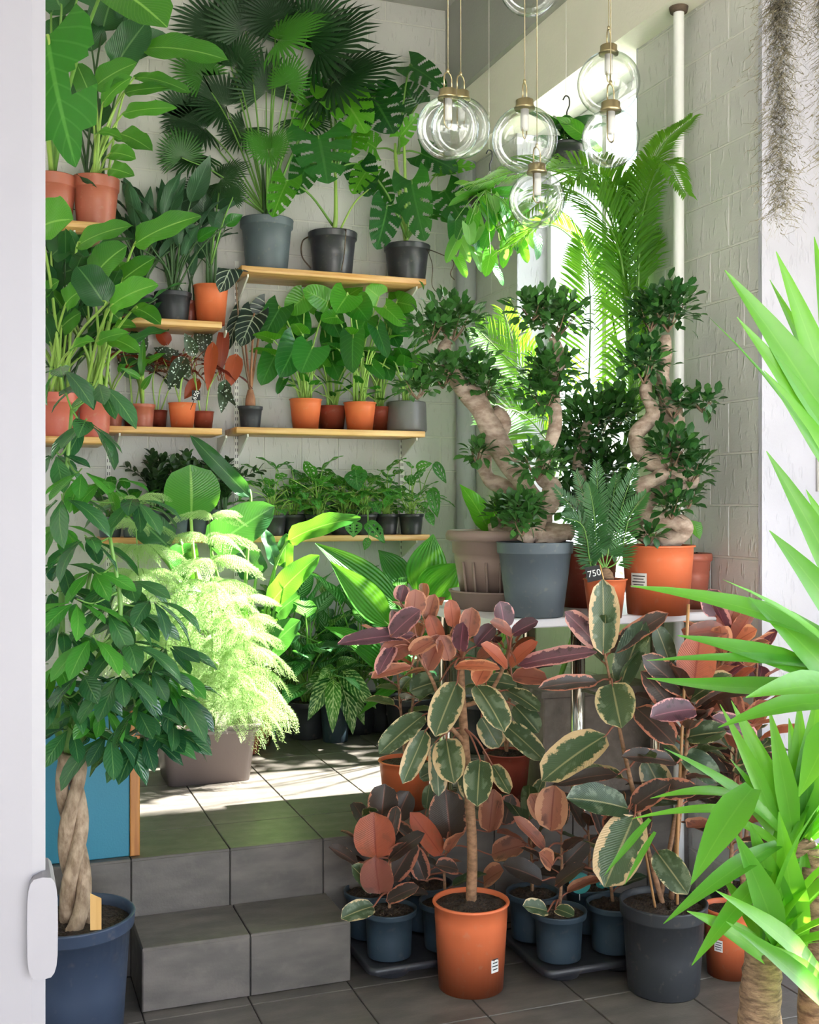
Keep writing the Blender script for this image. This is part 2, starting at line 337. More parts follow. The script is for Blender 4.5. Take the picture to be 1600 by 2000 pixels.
# ---------------------------------------------------------------- leaf blades
def frame(base, d, up):
    d = Vector(d).normalized(); up = Vector(up); x = d.cross(up)
    if x.length < 1e-5: x = d.cross(Vector((.3, .5, .8)))
    x.normalize(); z = x.cross(d); b = Vector(base)
    return Matrix(((x.x, d.x, z.x, b.x), (x.y, d.y, z.y, b.y), (x.z, d.z, z.z, b.z), (0, 0, 0, 1)))
def p_ell(t): return np.sqrt(np.clip(1-(2*t-1)**2, 0, 1))**.9
def p_obov(t): return np.sin(PI*np.clip(t, 0, 1)**1.35)**.8
def p_ovate(t): return np.sin(PI*np.clip(t, 0, 1)**.62)**.85
def p_lance(t): return np.sin(PI*np.clip(t, 0, 1)**.8)
def p_sword(t): return np.minimum(1, .5+1.6*t)*np.minimum(1, 1.9*np.clip(1-t, 0, 1))**.85
def p_paddle(t): return np.minimum(np.clip(t*5.5, 0, 1)**.6, 1)*np.clip((1-t)*3.2, 0, 1)**.55*(1-.12*t)
def p_heart(t): return np.clip(1-t, 0, 1)**.55*(.86+.5*t)*np.minimum(1, .75+t*2)
def p_strap(t): return np.minimum(1, .55+2*t)*np.minimum(1, (1-t)*2.4)**.8
def cut_mon(t, s, k): # slots between side veins
    a = np.abs(s); q = (t*4.6-.16*a*4.6+k) % 1.0
    return (q > .76) & (a > .34) & (t > .10) & (t < .92)
def cut_lobed(t, s, k):
    a = np.abs(s); return ((t > .40-.1*a) & (t < .56) & (a > .28)) | ((t > .80) & (a > .5))
def cut_hole(t, s, k):
    a = np.abs(s); q = (t*5+.25*a*5+k) % 1.0
    return (q > .62) & (a > .25) & (a < .6) & (t > .15) & (t < .82)
SH = {  # profile, width/length, droop, fold, wave, lobe, nu, nv, cut
 'ell': (p_ell, .52, .5, .22, .0, 0, 8, 2, None), 'rub': (p_ell, .5, .35, .3, .012, 0, 9, 2, None), 'obov': (p_obov, .42, .5, .2, .01, 0, 7, 2, None),
 'lance': (p_lance, .28, .7, .3, .02, 0, 9, 2, None), 'ovate': (p_ovate, .5, .6, .2, .02, .05, 8, 2, None), 'sword': (p_sword, .075, .35, .35, 0, 0, 7, 1, None),
 'strap': (p_strap, .08, .9, .25, 0, 0, 10, 1, None), 'paddle': (p_paddle, .4, .7, .25, .03, 0, 12, 3, None), 'heart': (p_heart, .86, .45, .14, .015, .22, 9, 4, None),
 'mon': (p_heart, .95, .45, .15, .01, .22, 40, 7, cut_mon), 'hole': (p_ovate, .55, .7, .15, .03, .06, 20, 7, cut_hole), 'lobed': (p_heart, .8, .4, .1, .01, .15, 24, 6, cut_lobed),
 'arrow': (p_heart, .62, .4, .18, .012, .30, 10, 4, None), 'pleat': (p_lance, .32, .5, .25, 0, 0, 12, 3, None), 'wing': (p_ovate, .42, .5, .25, .02, .16, 9, 3, None)}
def blade(g, base, d, up, Ln, W=None, sh='ell', droop=None, fold=None, mi=0, wave=None, phase=0.0, twist=0.0, lr=1.0):
    prof, wl, dr, fo, wv, lobe, nu, nv, cut = SH[sh]; W = W or wl*Ln; droop = dr if droop is None else droop; fold = fo if fold is None else fold; wave = wv if wave is None else wave
    t = np.linspace(0, 1, nu+1); s = np.linspace(-1, 1, 2*nv+1)
    th = droop*(.5-t); st = Ln/nu; cy = np.concatenate([[0], np.cumsum(np.cos(th[:-1]))])*st; cz = np.concatenate([[0], np.cumsum(np.sin(th[:-1]))])*st
    w_ = np.maximum(prof(t), .03)*W/2; T, S = np.meshgrid(t, s, indexing='ij'); A = np.abs(S); X = S*w_[:, None]*np.where(S > 0, lr, 1.0)
    nrm = A**1.3*w_[:, None]*math.sin(fold)+wave*Ln*np.sin(T*14+phase+S*2)*A; X = X*math.cos(fold)
    back = lobe*Ln*A**1.5*np.clip(1-T*1.6, 0, 1)**2
    Yv = cy[:, None]-np.sin(th)[:, None]*nrm-back; Zv = cz[:, None]+np.cos(th)[:, None]*nrm
    if twist:
        c_, s_ = np.cos(twist*T), np.sin(twist*T); X, Zv = X*c_-(Zv-cz[:, None])*s_, cz[:, None]+X*s_+(Zv-cz[:, None])*c_
    v = np.stack([X, Yv, Zv], -1).reshape(-1, 3); Mx = np.array(frame(base, d, up)); v = v@Mx[:3, :3].T+Mx[:3, 3]
    uv = np.stack([S*.5+.5, T], -1).reshape(-1, 2); k = 2*nv+1
    fs = [(i*k+j, i*k+j+1, (i+1)*k+j+1, (i+1)*k+j) for i in range(nu) for j in range(2*nv)]
    if cut is not None:
        tm = np.array([(i+.5)/nu for i in range(nu) for j in range(2*nv)]); sm = np.array([-1+(j+.5)/nv for i in range(nu) for j in range(2*nv)])
        c = cut(tm, sm, phase*.05); fs = [f for f, x in zip(fs, c) if not x]
    return g.add(v, fs, uv, mi)
CAMP = Vector((0, 0, CAMH))
def leaf(pl, base, d, up, Ln, W, sh, mat, pet=None, pr=.003, pm='stem_g', name='leaf', **kw):
    """one leaf with its petiole; pet = petiole start, or a list of points leading to the blade"""
    g = Geo(); blade(g, base, d, up, Ln, W, sh, phase=kw.pop('phase', R.random()*6), **kw)
    if pet is not None:
        pts = list(pet) if isinstance(pet, (list, tuple)) and not isinstance(pet[0], (int, float)) else [Vector(pet)]
        b = Vector(base)
        if len(pts) == 1:
            a = pts[0]; mid = a.lerp(b, .5); mid.z += (b-a).length*.12; pts = [a, mid]
        tube(g, spline(pts+[b, b+Vector(d).normalized()*Ln*.12], 4), [pr*1.4, pr, pr*.6], 5, 1)
    return part(name, g, [L[mat], M[pm]], pl)
def hero(pl, lst, Z, sh, mat, crown=None, face=.75, pr=.003, pm='stem_g', **kw):
    """leaves measured on the photograph: (base x, base y, tip x, tip y, width px, tip nearer by dz)"""
    for q in lst:
        bx, by, tx, ty, wpx = q[:5]; dz = q[5] if len(q) > 5 else 0.0; z = Z+(q[6] if len(q) > 6 else 0)
        m_ = q[7] if len(q) > 7 else mat
        b = P(bx, by, z); e = P(tx, ty, z-dz); d = e-b; tc = (CAMP-b).normalized()
        up = tc*face+Vector((0, 0, 1))*(1-face)+Vector((R.uniform(-.25, .25), 0, R.uniform(-.1, .2)))
        leaf(pl, b, d, up, d.length, wpx/FPX*z*1.04, sh, m_, crown(b) if callable(crown) else crown, pr, pm, **kw)
def rosette(pl, crown, n, Lr, sh, mats, tilt=(.2, 1.1), petl=(.1, .25), az=(-PI/2, 2.4), extra=.5, pr=.003, pm='stem_g', wr=1.0, jit=.02, start=None, **kw):
    """n leaves round a crown; az = (centre azimuth, half spread)"""
    for i in range(n):
        f = (i+.5)/n; a = az[0]+((i*2.39996) % (2*PI)/PI-1)*az[1]; ti = tilt[0]+(tilt[1]-tilt[0])*f+R.uniform(-.12, .12); pl_ = R.uniform(*petl)
        o = Vector((math.cos(a), math.sin(a), 0)); c = Vector(crown)+Vector((R.uniform(-jit, jit), R.uniform(-jit, jit), 0))
        b = c+o*math.sin(ti)*pl_+Vector((0, 0, math.cos(ti)*pl_)); mid = c+o*math.sin(ti*.5)*pl_*.5+Vector((0, 0, math.cos(ti*.5)*pl_*.5))
        t2 = min(ti+extra+R.uniform(-.2, .3), 2.7); d = o*math.sin(t2)+Vector((0, 0, math.cos(t2))); up = o*-math.cos(t2)+Vector((0, 0, math.sin(t2)))+Vector((R.uniform(-.3, .3), R.uniform(-.3, .3), 0))
        if math.sin(t2) < .3: up = up+o*-.5
        Ln = R.uniform(*Lr); leaf(pl, b, d, up, Ln, SH[sh][1]*Ln*wr, sh, R.choice(mats), [c, mid] if pl_ > .01 else None, pr, pm, **kw)

# ---------------------------------------------------------------- pots
def pot(pl, rt, rb, h, mat, c=None, rim=.16, lip=.012, soil=True, style='nursery', soil_z=None):
    c = loc(pl) if c is None else Vector(c); g = Geo(); rh = h*rim; x, y, z = c; t = max(.004, rt*.04); rn = rt-lip
    k = (rn-rb)/(h-rh)
    if style == 'nursery': pr = [(rb*.96, .004), (rb*.98, 0), (rb, .004), (rb+k*(h-rh)*.5, (h-rh)*.5), (rn, h-rh), (rt*.985, h-rh+.001), (rt, h-rh+.006), (rt*1.01, h-.006), (rt*1.02, h-.003), (rt*1.01, h), (rt-t, h), (rt-t, h-rh*.5), (rn-t, h-rh*1.3)]
    elif style == 'lip': pr = [(rb*.97, .004), (rb, 0), (rb+(rt-rb)*.80*.96, h*.80), (rb+(rt-rb)*.80, h*.805), (rt*.975, h*.97), (rt*1.03, h*.972), (rt*1.035, h*.985), (rt*1.02, h), (rt-t, h), (rt-t, h*.9), (rb+(rt-rb)*.75-t, h*.8)]
    elif style == 'round': pr = [(rb*.8, 0), (rb*.97, h*.02), (rb*1.02, h*.1), (rb, h*.4), (rt*1.02, h*.8), (rt, h*.97), (rt*.97, h), (rt-t, h*.99), (rt-t, h*.9), (rt-2*t, h*.8)]
    else: pr = [(rb*.96, .006), (rb, 0), (rt*.86, h*.60), (rt*.865, h*.68), (rt*.90, h*.69), (rt*.91, h*.84), (rt*.98, h*.86), (rt*1.02, h*.875), (rt*1.03, h*.93), (rt, h*.985), (rt*.97, h), (rt*.90, h), (rt*.87, h*.9), (rt*.84, h*.8)]
    lathe(g, pr, c, 40); lathe(g, [(rb*.97, .005), (.001, .005)], c, 40)
    o = part('pot', g, M[mat], pl)
    if soil:
        sz = (soil_z if soil_z is not None else h-max(rh*.5, .015)); ri = pr[-2][0]*.999 if style != 'round' else rt-t*1.2; gs = Geo(); rr = [ri, ri*.8, ri*.55, ri*.3, .001]
        n = 24; v = []; 
        for i, q in enumerate(rr):
            for j in range(n):
                a = j/n*2*PI; v.append((x+q*math.cos(a), y+q*math.sin(a), z+sz+(R.uniform(-.006, .008) if 0 < i < 4 else 0)+(.004*i)))
        f = [(i*n+j, i*n+(j+1) % n, (i+1)*n+(j+1) % n, (i+1)*n+j) for i in range(4) for j in range(n)]
        gs.add(v, f); part('soil', gs, M['soil'], pl)
    return c+Vector((0, 0, soil_z if soil_z is not None else h-max(rh*.5, .015)))
def text_mesh(name, body, size, mat, parent, mtx):
    cu = bpy.data.curves.new(name, 'FONT'); cu.body = body; cu.size = size; cu.extrude = .0002; cu.align_x = 'CENTER'; cu.align_y = 'CENTER'
    o = bpy.data.objects.new(name, cu); COL.objects.link(o); dg = bpy.context.evaluated_depsgraph_get(); me = bpy.data.meshes.new_from_object(o.evaluated_get(dg))
    bpy.data.objects.remove(o); bpy.data.curves.remove(cu); me.materials.clear(); me.materials.append(M[mat])
    q = link(name, me, parent); root = parent
    while root.parent is not None: root = root.parent
    q.matrix_local = Matrix.Translation(-Vector(root.location))@mtx; return q

# ================================================================ the room
WB, WR, WC, PLZ, PLY, STZ, STY = 5.75, 2.50, 4.22, .373, 3.66, .19, 3.385    # back wall y, right wall x, ceiling z, platform, step
BX, SOF, AZ_ = 2.38, 3.38, 3.72
def struct(name, g, mats, smooth=False, label=None):
    o = link(name, g.mesh(name, mats if isinstance(mats, list) else [mats], smooth)); o['kind'] = 'structure'
    if label: o['label'] = label
    return o
g = Geo(); box(g, -.9, 3.3, -1.7, PLY+.02, -.12, -.005); floor = struct('floor', g, M['grout'], label='dark grey tiled lower floor of the shop')
TX0, TW = .418, .3165
tile_cache = {}
def tile(parent, name, sx, sy, axis, c):
    key = (round(sx, 4), round(sy, 4), axis)
    if key not in tile_cache:
        gg = Geo(); b = .002
        if axis == 'z': bevbox(gg, -sx/2, sx/2, -sy/2, sy/2, -.008, 0, b, 'z+')
        elif axis == 'y': bevbox(gg, -sx/2, sx/2, 0, .008, -sy/2, sy/2, b, 'y-')
        else: bevbox(gg, 0, .008, -sx/2, sx/2, -sy/2, sy/2, b, 'x-')
        tile_cache[key] = gg.mesh(name, [M['tile']], False)
    o = link(name, tile_cache[key], parent); o.location = c; return o
J = .0035
for i in range(-4, 9):
    for k in range(5):
        y1 = PLY-.33-(k-1)*TW if k else PLY; y0 = PLY-.33-k*TW if k else PLY-.33
        if y1-y0 < .05: continue
        tile(floor, 'floor_tile', TW-J, (y1-y0)-J, 'z', (TX0+(i+.5)*TW, (y0+y1)/2, 0))
g = Geo(); box(g, -.9, WR+.2, PLY+.008, WB+.2, -.1, PLZ-.005); plat = struct('floor_platform', g, M['grout'], label='raised grey tiled platform at the back of the shop')
for i in range(-4, 7):
    x0 = TX0+i*TW; x1 = min(x0+TW, WR)
    if x1-x0 < .03: continue
    for k in range(7):
        y0 = PLY+.001 if k == 0 else PLY+.292+(k-1)*TW; y1 = min(PLY+.292+k*TW, WB)
        tile(plat, 'floor_tile', x1-x0-J, y1-y0-J, 'z', ((x0+x1)/2, (y0+y1)/2, PLZ))
    tile(plat, 'riser_tile', x1-x0-J, PLZ-.010, 'y', ((x0+x1)/2, PLY, PLZ/2-.002))
SX0, SX1 = .418, 1.062; SXM = .742
g = Geo(); box(g, SX0+.008, SX1-.008, STY+.008, PLY, 0, STZ-.007); stp = struct('step', g, M['grout'], label='low grey tiled step in front of the platform')
for a, b in ((SX0, SXM), (SXM, SX1)):
    tile(stp, 'tread_tile', b-a-.004, PLY-STY-.004, 'z', ((a+b)/2, (PLY+STY)/2, STZ))
    tile(stp, 'riser_tile', b-a-.004, STZ-.010, 'y', ((a+b)/2, STY, STZ/2-.003))
o = tile(stp, 'side_tile', PLY-STY-.004, STZ-.010, 'x', (SX0, (PLY+STY)/2, STZ/2-.003))
o = tile(stp, 'side_tile', PLY-STY-.004, STZ-.010, 'x', (SX1, (PLY+STY)/2, STZ/2-.003)); o.rotation_euler.z = PI

# back wall: painted blocks with recessed joints
BH = .187
g = Geo(); box(g, -.9, WR+.25, WB+.003, WB+.2, -.1, WC); wback = struct('wall_back', g, M['joint'], label='white painted block wall at the back')
bc = {}
def block(parent, ln, ht, axis, c):
    key = (round(ln, 3), round(ht, 3), axis)
    if key not in bc:
        gg = Geo()
        if axis == 'y': bevbox(gg, -ln/2, ln/2, 0, .012, -ht/2, ht/2, .004, 'y-')
        else: bevbox(gg, 0, .012, -ln/2, ln/2, -ht/2, ht/2, .004, 'x-')
        bc[key] = gg.mesh('block', [M['block']], False)
    o = link('block', bc[key], parent); o.location = c; return o
rb = random.Random(3); z = PLZ; row = 0
while z < WC-.01:
    z1 = min(z+BH, WC); x = -.35+(.2 if row % 2 else 0)-rb.choice((0, .1))
    while x < WR-.001:
        ln = rb.choice((.39, .39, .2)); x1 = min(x+ln, WR)
        if x1-x > .03: block(wback, x1-x-.004, z1-z-.004, 'y', ((x+x1)/2, WB, (z+z1)/2))
        x = x1
    z = z1; row += 1
# right wall with the tall window; near end turns the corner
NY, FY0, FY1, WZ0, WZ1 = 3.22, 4.03, 5.16, 1.10, SOF
g = Geo()
box(g, WR+.003, WR+.25, NY+.004, FY0-.004, -.1, SOF+.1); box(g, WR+.005, WR+.25, FY1+.004, WB+.1, PLZ-.1, SOF+.1); box(g, WR+.005, WR+.25, FY0-.01, FY1+.01, -.1, WZ0-.004); box(g, WR+.005, WR+.25, NY+.004, WB+.1, SOF+.002, WC)
wright = struct('wall_right', g, M['joint'], label='white painted block wall on the right with a tall window')
z = 0; row = 0
while z < SOF-.01:
    z1 = min(z+BH, SOF); y = NY-(.2 if row % 2 else 0)
    while y < WB-.001:
        ln = rb.choice((.39, .39, .3)); y1 = min(y+ln, WB); a = max(y, NY); segs = [(a, y1)]
        if z1 > WZ0+.02: segs = [(max(a, p), min(y1, q)) for p, q in ((NY, FY0), (FY1, WB))]
        for p, q in segs:
            if q-p > .03: block(wright, q-p-.004, z1-z-.004, 'x', (WR, (p+q)/2, (z+z1)/2))
        y = y1
    z = z1; row += 1
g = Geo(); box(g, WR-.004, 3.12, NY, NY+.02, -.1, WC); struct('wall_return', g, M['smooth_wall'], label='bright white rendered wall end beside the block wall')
g = Geo(); box(g, WR+.0, WR+.24, FY0-.006, FY0+.004, WZ0, WZ1); box(g, WR, WR+.24, FY1-.004, FY1+.006, WZ0, WZ1); box(g, WR-.02, WR+.24, FY0-.006, FY1+.006, WZ0-.02, WZ0+.008)
struct('trim_1', g, M['smooth_wall'], label='white plastered reveal and sill of the tall window')
win = link('window_1', None); win['kind'] = 'structure'; win['label'] = 'tall window in the right block wall behind the palms'
FX = WR+.20; gg = Geo(); fw = .045
for a, b, c, d in ((FY0, FY0+fw, WZ0, WZ1), (FY1-fw, FY1, WZ0, WZ1), (FY0, FY1, WZ0, WZ0+fw), (FY0, FY1, WZ1-fw, WZ1)): box(gg, FX-.03, FX+.03, a, b, c, d)
link('window_frame', gg.mesh('window_frame', [M['white_gloss']], False), win)
gg = Geo(); box(gg, FX-.025, FX+.025, (FY0+FY1)/2-.02, (FY0+FY1)/2+.02, WZ0, WZ1); link('mullion', gg.mesh('mullion', [M['white_gloss']], False), win)
for a, b in ((FY0+fw, (FY0+FY1)/2-.02), ((FY0+FY1)/2+.02, FY1-fw)):
    gg = Geo(); box(gg, FX-.003, FX+.003, a, b, WZ0+fw, WZ1-fw); link('pane', gg.mesh('pane', [M['pane']], False), win)
# beam along the right wall, boxed corner, ceiling
g = Geo(); box(g, BX, WR+.1, NY-5.6, WB+.05, SOF, AZ_); struct('beam', g, M['beam_cream'], label='cream painted beam along the right wall above the window')
g = Geo(); box(g, BX-.03, WR+.1, NY-5.6, WB+.05, AZ_, WC); struct('beam_casing', g, M['beam_grey'], label='grey casing between beam and ceiling')  # casing coloured darker and greyer than the beam below
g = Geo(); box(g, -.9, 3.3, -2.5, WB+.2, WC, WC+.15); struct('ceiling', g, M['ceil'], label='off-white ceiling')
g = Geo(); lathe(g, [(.055, PLZ), (.055, SOF)], (WR-.045, WB-.045, 0), 24); struct('trim_2', g, M['smooth_wall'], True, 'white boxed pipe in the far corner')
# rest of the shop round the camera
g = Geo(); box(g, -.95, -.75, -2.5, WB+.2, -.1, WC); struct('wall_left', g, M['bright_wall'])
g = Geo()
for a, b, c, d in ((-.9, -.5, -.1, WC), (2.9, 3.3, -.1, WC), (-.5, 2.9, 2.5, WC)): box(g, a, b, -1.7, -1.5, c, d)
struct('wall_front', g, M['bright_wall'])
W2 = (-.3, 2.45, .35, 2.5); g = Geo()
box(g, 3.1, 3.3, W2[1], NY+.2, -.1, WC); box(g, 3.1, 3.3, -2.6, W2[0], -.1, WC); box(g, 3.1, 3.3, W2[0], W2[1], -.1, W2[2]); box(g, 3.1, 3.3, W2[0], W2[1], W2[3], WC)
struct('wall_shopfront', g, M['bright_wall'])
win2 = link('window_2', None); win2['kind'] = 'structure'
gg = Geo()
for y in np.linspace(W2[0]+.02, W2[1]-.02, 5): box(gg, 3.18, 3.23, y-.02, y+.02, W2[2], W2[3])
box(gg, 3.18, 3.23, W2[0], W2[1], W2[2], W2[2]+.04); box(gg, 3.18, 3.23, W2[0], W2[1], W2[3]-.04, W2[3]); link('window_frame', gg.mesh('window_frame', [M['white_gloss']], False), win2)
gg = Geo(); box(gg, 3.20, 3.206, W2[0], W2[1], W2[2]+.04, W2[3]-.04); link('pane', gg.mesh('pane', [M['pane']], False), win2)
g = Geo(); box(g, -30, 30, -30, 30, -.3, -.13); struct('ground', g, plain('pavement', 'b5b2aa', .9))
# pale shrub outside the tall window, added and sized to shade the far sun patch
og = random.Random(5); sh = link('shading_shrub', None); sh['label'] = 'pale leafy shrub added outside the tall window to shade the sun patch'; sh['category'] = 'shrub'; sh.location = (3.35, 4.95, -.13)
def shrub():
    g = Geo()
    for i in range(7): tube(g, spline([Vector((3.35, 4.95, -.13)), Vector((3.35+og.uniform(-.1, .1), 4.95+og.uniform(-.25, .25), 1.2)), Vector((3.35+og.uniform(-.15, .15), 4.95+og.uniform(-.35, .35), og.uniform(2.2, 2.8)))], 5), [.02, .012, .004], 6)
    part('stem', g, M['stem_b'], sh); g = Geo()
    for i in range(1500):
        p = Vector((3.35+og.gauss(0, .13), 4.95+og.uniform(-.4, .4), og.uniform(.6, 2.9))); d = Vector((og.uniform(-1, 1), og.uniform(-1, 1), og.uniform(-.8, .3))); old = SH['ell']; SH['ell'] = old[:6]+(4, 1, None); blade(g, p, d, (0, 0, 1), og.uniform(.06, .10), None, 'ell'); SH['ell'] = old
    part('foliage', g, L['poth'], sh, kind='stuff')
shrub()
# white door leaf standing close on the left
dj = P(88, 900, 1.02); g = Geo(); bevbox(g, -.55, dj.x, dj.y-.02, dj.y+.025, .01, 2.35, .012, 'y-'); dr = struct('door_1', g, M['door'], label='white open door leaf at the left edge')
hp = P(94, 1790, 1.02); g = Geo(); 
v = []
for k in range(20):
    a = k/20*2*PI; cx, cz = .013*abs(math.cos(a))**.5*math.copysign(1, math.cos(a)), .045*abs(math.sin(a))**.5*math.copysign(1, math.sin(a)); v.append((hp.x-.006+cx, dj.y-.03, hp.z+cz))
v += [(x, dj.y+.03, z) for x, y, z in v]
g.add(v, [tuple(range(20)), tuple(reversed(range(20, 40)))]+[(k, k+20, (k+1) % 20+20, (k+1) % 20) for k in range(20)]); link('edge_handle', g.mesh('edge_handle', [M['door']], False), dr)
# white service pipe in front of the right wall
pp = thing('service_pipe', 'slim white vertical pipe running up the right block wall', 'pipe', (WR-.06, 0, 0)); pb = PX(1326, 20, WR-.06); pp.location = (WR-.06, pb.y, 0)
g = Geo(); lathe(g, [(.020, 0), (.020, SOF)], (WR-.06, pb.y, 0), 20); part('pipe', g, M['pipe'], pp)
g = Geo(); lathe(g, [(.021, SOF-.022), (.032, SOF-.02), (.036, SOF-.001)], (WR-.06, pb.y, 0), 20); part('collar', g, M['root'], pp)
for z in (.9, 2.3):
    g = Geo(); box(g, WR-.062, WR, pb.y-.026, pb.y+.026, z, z+.02); part('clip', g, M['bracket'], pp)
sk = PY(1599, 910, NY); g = Geo(); bevbox(g, sk.x-.012, sk.x+.08, NY-.012, NY, sk.z-.09, sk.z+.09, .003, 'y-'); s_ = thing('wall_socket', 'grey socket plate on the bright white wall end', 'socket', (sk.x, NY, sk.z-.09)); part('plate', g, M['ceil'], s_)
g = Geo(); box(g, sk.x+.015, sk.x+.055, NY-.014, NY-.011, sk.z-.02, sk.z+.02); part('insert', g, M['slate'], s_)

# ================================================================ shelves
SHY = 5.45                                   # front edge of the shelf boards
def zat(px, py): return PY(px, py, SHY).z
def xat(px): return PY(px, 900, SHY).x
def shelf(px0, px1, pyref, pxref, label, th=.03, brk=True, depth_=None, bxs=None):
    y0 = SHY if depth_ is None else WB-depth_; z = PY(pxref, pyref, y0).z; x0, x1 = PY(px0, 900, y0).x, PY(px1, 900, y0).x
    t = thing('wall_shelf', label, 'shelf', ((x0+x1)/2, WB, z-th)); g = Geo(); bevbox(g, x0, x1, y0, WB-.016, z-th, z, .003, 'y-'); part('board', g, M['wood'], t)
    for bx in (bxs or (x0+.10, x1-.13)):
        g = Geo(); v = [(bx-.004, WB-.016, z-th), (bx-.004, y0+.06, z-th), (bx-.004, y0+.06, z-th-.014), (bx-.004, WB-.016, z-th-.10)]; v += [(x+.008, y, q) for x, y, q in v]
        g.add(v, [(0, 1, 2, 3), (7, 6, 5, 4), (0, 4, 5, 1), (1, 5, 6, 2), (2, 6, 7, 3), (3, 7, 4, 0)]); part('bracket', g, M['bracket'], t, False)
    return z
U1, U2 = PY(462, 700, WB-.01).x, PY(785, 700, WB-.01).x; U0 = PY(212, 700, WB-.01).x; U0b = PY(425, 700, WB-.01).x
zR1 = shelf(472, 833, 531, 650, 'pine shelf carrying the three big pots, highest on the right', bxs=(U1+.01, U2)); zR2 = shelf(462, 831, 838, 650, 'pine shelf carrying the heart-leaved plants', bxs=(U1+.01, U2))
zR3 = shelf(200, 840, 1046, 650, 'long lowest pine shelf carrying the row of small black pots', bxs=(U1+.01, U2, U0+.1))
zM1 = shelf(205, 434, 622, 320, 'pine shelf carrying a charcoal and an orange pot, left of the centre', bxs=(U0+.03, U0b)); zM2 = shelf(190, 434, 834, 320, 'pine shelf carrying the spotted begonias', bxs=(U0+.03, U0b))
LSD = .42
zL1 = shelf(40, 205, 433, 175, 'short pine shelf at far left, uppermost of the two', depth_=LSD); zL3 = shelf(40, 206, 853, 175, 'short pine shelf at far left, lower of the two', depth_=LSD)
for x, lab in ((U1, 'white slotted shelf upright beside the begonia shelf end'), (U2, 'white slotted shelf upright near the window corner'), (U0, 'white slotted shelf upright farthest left behind the plants')):
    t = thing('shelf_upright', lab, 'shelf upright', (x, WB, PLZ+.45)); z0, z1 = PLZ+.45, zR1+.08
    g = Geo(); box(g, x-.011, x+.011, WB-.012, WB, z0, z1); part('channel', g, M['bracket'], t, False); g = Geo(); z = z0+.02
    while z < z1-.03:
        for d in (-.005, .005): box(g, x+d-.0016, x+d+.0016, WB-.0128, WB-.011, z, z+.016)
        z += .032
    part('slots', g, M['slot'], t, False, kind='stuff')

# ================================================================ table, block, cabinet
TZ, TY0, TY1, TX0_ = 1.117, 3.39, 4.16, PZ(958, 1210, 1.117).x
t = thing('plant_table', 'white table on chrome legs holding the bonsai pots', 'table', ((TX0_+WR)/2, 4.1, PLZ))
g = Geo(); bevbox(g, TX0_, WR-.015, TY0, TY1, TZ-.032, TZ, .004, 'y-'); part('table_top', g, M['white_gloss'], t, False)
for lx, ly in ((P(1140, 1300, 4.14).x, 3.70), (P(1140, 1300, 4.14).x, TY1-.06), (TX0_+.12, TY1-.06), (WR-.09, 3.74)):
    g = Geo(); lathe(g, [(.045, PLZ), (.045, PLZ+.01), (.027, PLZ+.012), (.027, TZ-.045), (.05, TZ-.04), (.05, TZ-.032)], (lx, ly, 0), 24); part('leg', g, M['chrome'], t)
cb = P(1062, 1500, 4.30); g = Geo(); bevbox(g, cb.x, WR-.012, cb.y, cb.y+.30, PLZ, .76, .006, 'y-')
t = thing('concrete_block', 'low speckled concrete block under the white table', 'block', (cb.x+.2, cb.y+.15, PLZ)); part('body', g, M['concrete'], t, False)
g = Geo(); box(g, cb.x-.012, WR-.012, cb.y-.006, cb.y+.31, .76, .785); part('coping', g, M['concrete'], t, False)
cx = PZ(253, 1672, PLZ+.001); cy0 = PLY+.03; ct = PY(253, 1395, cy0).z
t = thing('teal_cabinet', 'teal painted cabinet with a pine corner post at the platform edge', 'cabinet', (cx.x-.2, cy0+.2, PLZ))
g = Geo(); bevbox(g, -.3, cx.x, cy0, cy0+.45, PLZ+.001, ct, .003, 'y-'); part('body', g, M['teal'], t, False)
px1 = PY(273, 1660, cy0).x; g = Geo(); bevbox(g, cx.x+.001, px1, cy0-.006, cy0+.05, PLZ+.001, ct+.02, .003, 'y-'); part('corner_post', g, M['wood_v'], t, False)
g = Geo(); box(g, -.3, px1, cy0-.01, cy0+.46, ct+.02, ct+.045); part('top', g, M['teal'], t, False)

